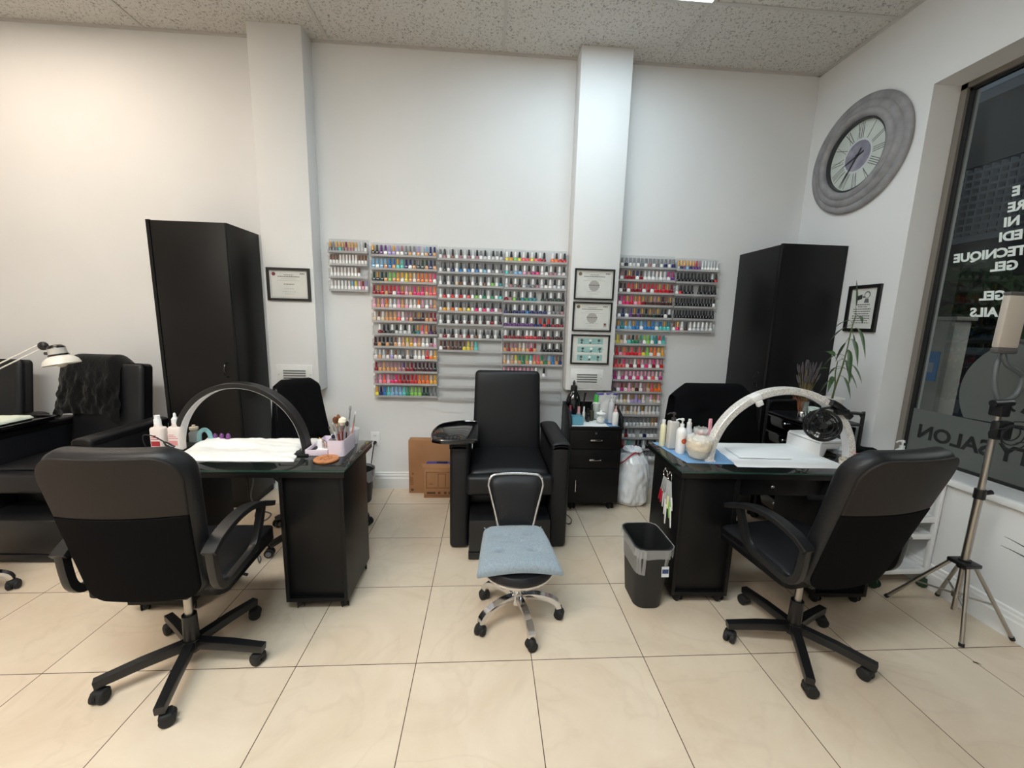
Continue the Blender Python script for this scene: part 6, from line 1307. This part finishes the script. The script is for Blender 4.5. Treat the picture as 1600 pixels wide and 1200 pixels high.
def bag(u, v):
    a = 2 * PI * u; pr = [(0.0, 0.002), (0.115, 0.004), (0.145, 0.05), (0.152, 0.15), (0.145, 0.26), (0.125, 0.36), (0.09, 0.41), (0.06, 0.425), (0.078, 0.45), (0.06, 0.465), (0.03, 0.44), (0.0, 0.43)]
    k = v * 11; i = min(int(k), 10); f = k - i; r_ = pr[i][0] * (1 - f) + pr[i + 1][0] * f; z = pr[i][1] * (1 - f) + pr[i + 1][1] * f
    q = 1 + (0.13 * noise(math.cos(a) * 1.6, math.sin(a) * 1.6, z * 5) + 0.07 * noise(math.cos(a) * 4, math.sin(a) * 4, z * 16) + 0.05 * noise(math.cos(a) * 9 + z * 14, math.sin(a) * 9, z * 30)) * min(1, v * 6)
    return (r_ * q * math.cos(a), r_ * q * math.sin(a), max(0.001, z + 0.012 * noise(math.cos(a) * 5, math.sin(a) * 5, 2) * (v > .5)))
g = G(); g.grid(bag, 96, 80, closed_u=True); g.smooth = 75; g.done('bag', mat('white_bag_plastic', (226, 228, 232), 0.28, coat=0.3), t)
g = G(); g.tube(smooth_path([(-0.13, -0.06, 0.345), (-0.10, -0.10, 0.385), (-0.05, -0.09, 0.425), (0.0, -0.075, 0.445), (0.03, -0.07, 0.43)], 5), 1.0, flat=(0.010, 0.003), up=(0, -1, .4)); g.done('drawstring', mat('red_drawstring', (186, 52, 62), 0.5), t)
CRD = mat('corrugated_cardboard', (164, 118, 80), 0.85, var=(5, (154, 108, 72))); CRI = mat('carton_print', (92, 60, 40), 0.9)
t = thing('cardboard_box', 'large plain cardboard box against the back wall left of the recliner', 'cardboard box', (0.38, 1.75, 0))
g = G(); g.b2((0.147, 1.70, 0.001), (0.60, 1.788, 0.462), 0.003); g.done('carton', CRD, t, True)
g = G()
for k in range(6): g.b2((0.155, 1.6992, 0.075 + k * 0.012), (0.185, 1.7005, 0.079 + k * .012))
g.prism([(0.175 + .012 * math.cos(a), 0.03 + .012 * math.sin(a)) for a in [2 * PI * i / 14 for i in range(14)]], 0.001, MY(1.7003)); g.prism([(0.176, .165), (0.186, .165), (0.186, .18), (0.176, .18)], 0.001, MY(1.7003)); g.done('shipping_marks', CRI, t, True)
t = thing('cardboard_box', 'smaller printed cardboard box in front of the large one', 'cardboard box', (0.42, 1.65, 0))
g = G(); g.b2((0.285, 1.605, 0.001), (0.56, 1.694, 0.262), 0.003); g.done('carton', CRD, t, True)
g = G(); g.prism([(0.278, 0), (0.565, 0), (0.575, 0.035), (0.268, 0.035)], 0.003, MY(1.606) @ Matrix.Translation((0, 0.258, 0)) @ Euler((math.radians(-20), 0, 0)).to_matrix().to_4x4()); g.done('open_flap', CRD, t, True)
g = G()
for lo, hi in (((0.305, 0.085), (0.309, 0.225)), ((0.305, 0.221), (0.54, 0.225)), ((0.305, 0.085), (0.54, 0.089)), ((0.33, 0.12), (0.36, 0.124)), ((0.40, 0.10), (0.404, 0.21)), ((0.46, 0.10), (0.464, 0.21)), ((0.40, 0.206), (0.464, 0.21)), ((0.295, 0.02), (0.55, 0.024)), ((0.31, 0.035), (0.38, 0.055)), ((0.40, 0.035), (0.42, 0.055)), ((0.45, 0.035), (0.47, 0.055)), ((0.485, 0.035), (0.505, 0.055))): g.b2((lo[0], 1.6042, lo[1]), (hi[0], 1.6055, hi[1]))
g.done('carton_printing', CRI, t, True)
t = thing('blue_pouch', 'flat blue plastic pack on top of the smaller cardboard box', 'pack', (0.42, 1.65, 0.263)); g = G(); g.box((0.43, 1.652, 0.275), (0.26, 0.07, 0.024), 0.008, 3, fn=lambda c: (c.x, c.y, c.z + .003 * noise(c.x * 30, c.y * 30)), cuts=5); g.done('pack', mat('royal_blue_plastic', (58, 62, 148), 0.35), t, True); g = G(); g.box((0.43, 1.652, 0.291), (0.09, 0.03, 0.008), 0.002); g.done('handle', mat('dark_blue_handle', (30, 34, 80), 0.4), t, True)
# ---------------------------------------------------------------- left edge: lamp, paper on tray, cords under the desk
t = thing('desk_lamp', 'white swing arm lamp at the left edge above the recliners', 'lamp', (-2.41, 0.74, 0))
LW = mat('lamp_white_enamel', (232, 228, 220), 0.3, coat=.3); LY = 1.02
g = G(); g.cyl((-2.41, 0.74, 0.0), (-2.41, 0.74, 0.03), 0.055, n=28); g.cyl((-2.41, 0.74, 0.03), (-2.41, 0.74, 0.84), 0.012, n=12); g.done('stand', LW, t, True)
A0, A1 = Vector((-2.41, 0.74, 0.83)), Vector((-1.858, LY, 1.232))
g = G()
for dz in (0, 0.028): g.tube([A0 + Vector((0, 0, dz)), A1 + Vector((0, 0, dz - .006))], 0.004, 8)
pm = A0.lerp(A1, .55); g.box(pm + Vector((0, 0, .014)), (0.02, 0.012, 0.03), 0.003); g.done('arm', LW, t, True)
g = G(); g.sph(A1 + Vector((0.01, 0, 0.008)), (0.028, 0.02, 0.026), 12); g.cyl(A1 + Vector((0.01, 0, .0)), A1 + Vector((0.06, 0, -.01)), 0.014, n=10); g.done('pivot', PLA, t, True)
HM = Matrix.Translation((-1.765, LY, 1.168)) @ Euler((0, math.radians(-12), 0)).to_matrix().to_4x4()
g = G(); latheM(g, [(0.084, -0.036), (0.083, -0.032), (0.077, -0.012), (0.062, 0.004), (0.042, 0.016), (0.04, 0.018), (0.04, 0.014), (0.060, 0.0), (0.074, -0.014), (0.080, -0.034)], HM, 36); g.done('shade', LW, t, True)
g = G(); latheM(g, [(0.001, 0.018), (0.045, 0.018), (0.045, 0.024), (0.042, 0.026), (0.040, 0.062), (0.001, 0.064)], HM, 28); g.done('socket_housing', mat('lamp_grey', (196, 192, 186), 0.4), t, True)
g = G(); latheM(g, [(0.041, 0.060), (0.040, 0.068), (0.028, 0.080), (0.001, 0.084)], HM, 24); latheM(g, [(0.046, 0.016), (0.047, 0.02), (0.046, 0.025), (0.041, 0.026)], HM, 24); g.box(HM @ Vector((-0.04, -.01, 0.038)), (0.035, 0.03, 0.018), 0.004); g.done('black_cap', PLG, t, True)
g = G(); g.sph(HM @ Vector((0, 0, -0.02)), (0.03, 0.03, 0.035), 14); g.done('bulb', mat('bulb_white', (240, 236, 226), 0.3), t, True)
cloth('pale green and white paper sheet on the left recliner tray', 'paper_sheet', 'paper', [(-2.36, 0.92), (-2.16, 0.90), (-2.16, 1.20), (-2.36, 1.18)], 0.753, mat('mint_paper', (224, 232, 218), 0.85), 0.004, 8, 31, hgt=0.02, n=24)
t = thing('charger', 'black power adapter on the floor behind the left desk', 'power adapter', (-0.74, 1.0, 0)); g = G(); g.b2((-0.77, 0.98, 0.001), (-0.69, 1.04, 0.045), 0.006); g.done('adapter', PLA, t, True); g = G(); g.tube(smooth_path([(-0.73, 0.98, 0.02), (-0.74, 0.9, 0.006), (-0.78, 0.85, 0.006), (-0.70, 0.84, 0.006)], 5), 0.0035, 6); g.done('lead', RUB, t, True)
t = thing('hanging_cable', 'knotted grey cable hanging below the left desk top', 'cable', (-0.52, 0.60, 0)); g = G(); g.tube(smooth_path([(-0.52, 0.70, 0.70), (-0.515, 0.69, 0.55), (-0.53, 0.68, 0.44), (-0.49, 0.68, 0.37), (-0.44, 0.70, 0.33), (-0.47, 0.68, 0.30), (-0.51, 0.67, 0.33), (-0.49, 0.68, 0.38), (-0.50, 0.68, 0.28), (-0.535, 0.68, 0.22), (-0.54, 0.72, 0.02), (-0.58, 0.8, 0.006), (-0.70, 0.87, 0.006)], 6), 0.0042, 7); g.done('cable', GREY, t, True)
# spiky plant whose tips reach into the right edge
t = thing('spiky_plant', 'dark green sword leaf tips entering at the right edge of the photo', 'plant', (3.16, -0.52, 0))
g = G(); g.lathe([(0, 0), (0.10, 0), (0.13, 0.28), (0.135, 0.30), (0.12, 0.30), (0.115, 0.27), (0, 0.27)], n=28); g.done('pot', POT, t); g = G(); g.lathe([(0, 0.268), (0.117, 0.268), (0, 0.28)], n=20); g.done('soil', SOI, t)
SWL = mat('sword_leaf', (44, 58, 42), 0.5)
def tipto(tgt, w):
    b = Vector((3.16, -0.52, 0.27)); e = Vector(tgt); m_ = b.lerp(e, .55) + Vector((0, 0, .10))
    def fn(u, v):
        c = b * (1 - v) ** 2 + m_ * 2 * v * (1 - v) + e * v * v; d = ((m_ - b) * (1 - v) + (e - m_) * v).normalized(); sd = d.cross(Vector((0, 0, 1))).normalized(); ww = w * (1 - v ** 2.2) * (0.5 + v * 1.2 if v < .4 else 1) + .0006
        return c + sd * (u - .5) * 2 * ww + Vector((0, 0, 1)) * (2 * (u - .5)) ** 2 * ww * .5
    g = G(); g.grid(fn, 4, 14, 0.001); g.done('leaf', SWL, t, True)
for tg, w in (((2.963, -0.10, 0.625), .014), ((2.955, -0.10, 0.585), .014), ((3.12, -0.12, 0.56), .013), ((3.0, -0.75, 0.85), .016), ((3.28, -0.3, 0.9), .016), ((3.2, -0.85, 0.95), .016), ((3.28, -0.6, 1.05), .016), ((2.9, -0.55, 0.75), .016)): tipto(tg, w)

t = thing('dry_leaf', 'tiny dark curled leaf lying on the floor beside the tripod', 'leaf', (3.0, -0.085, 0.0))
g = G(); leaf(g, Vector((-0.012, 0.008, 0.002)), (0.9, -0.5, 0.12), 0.032, 0.005, 0.2, 0.3); g.done('blade', mat('dead_leaf', (70, 54, 44), 0.8), t)
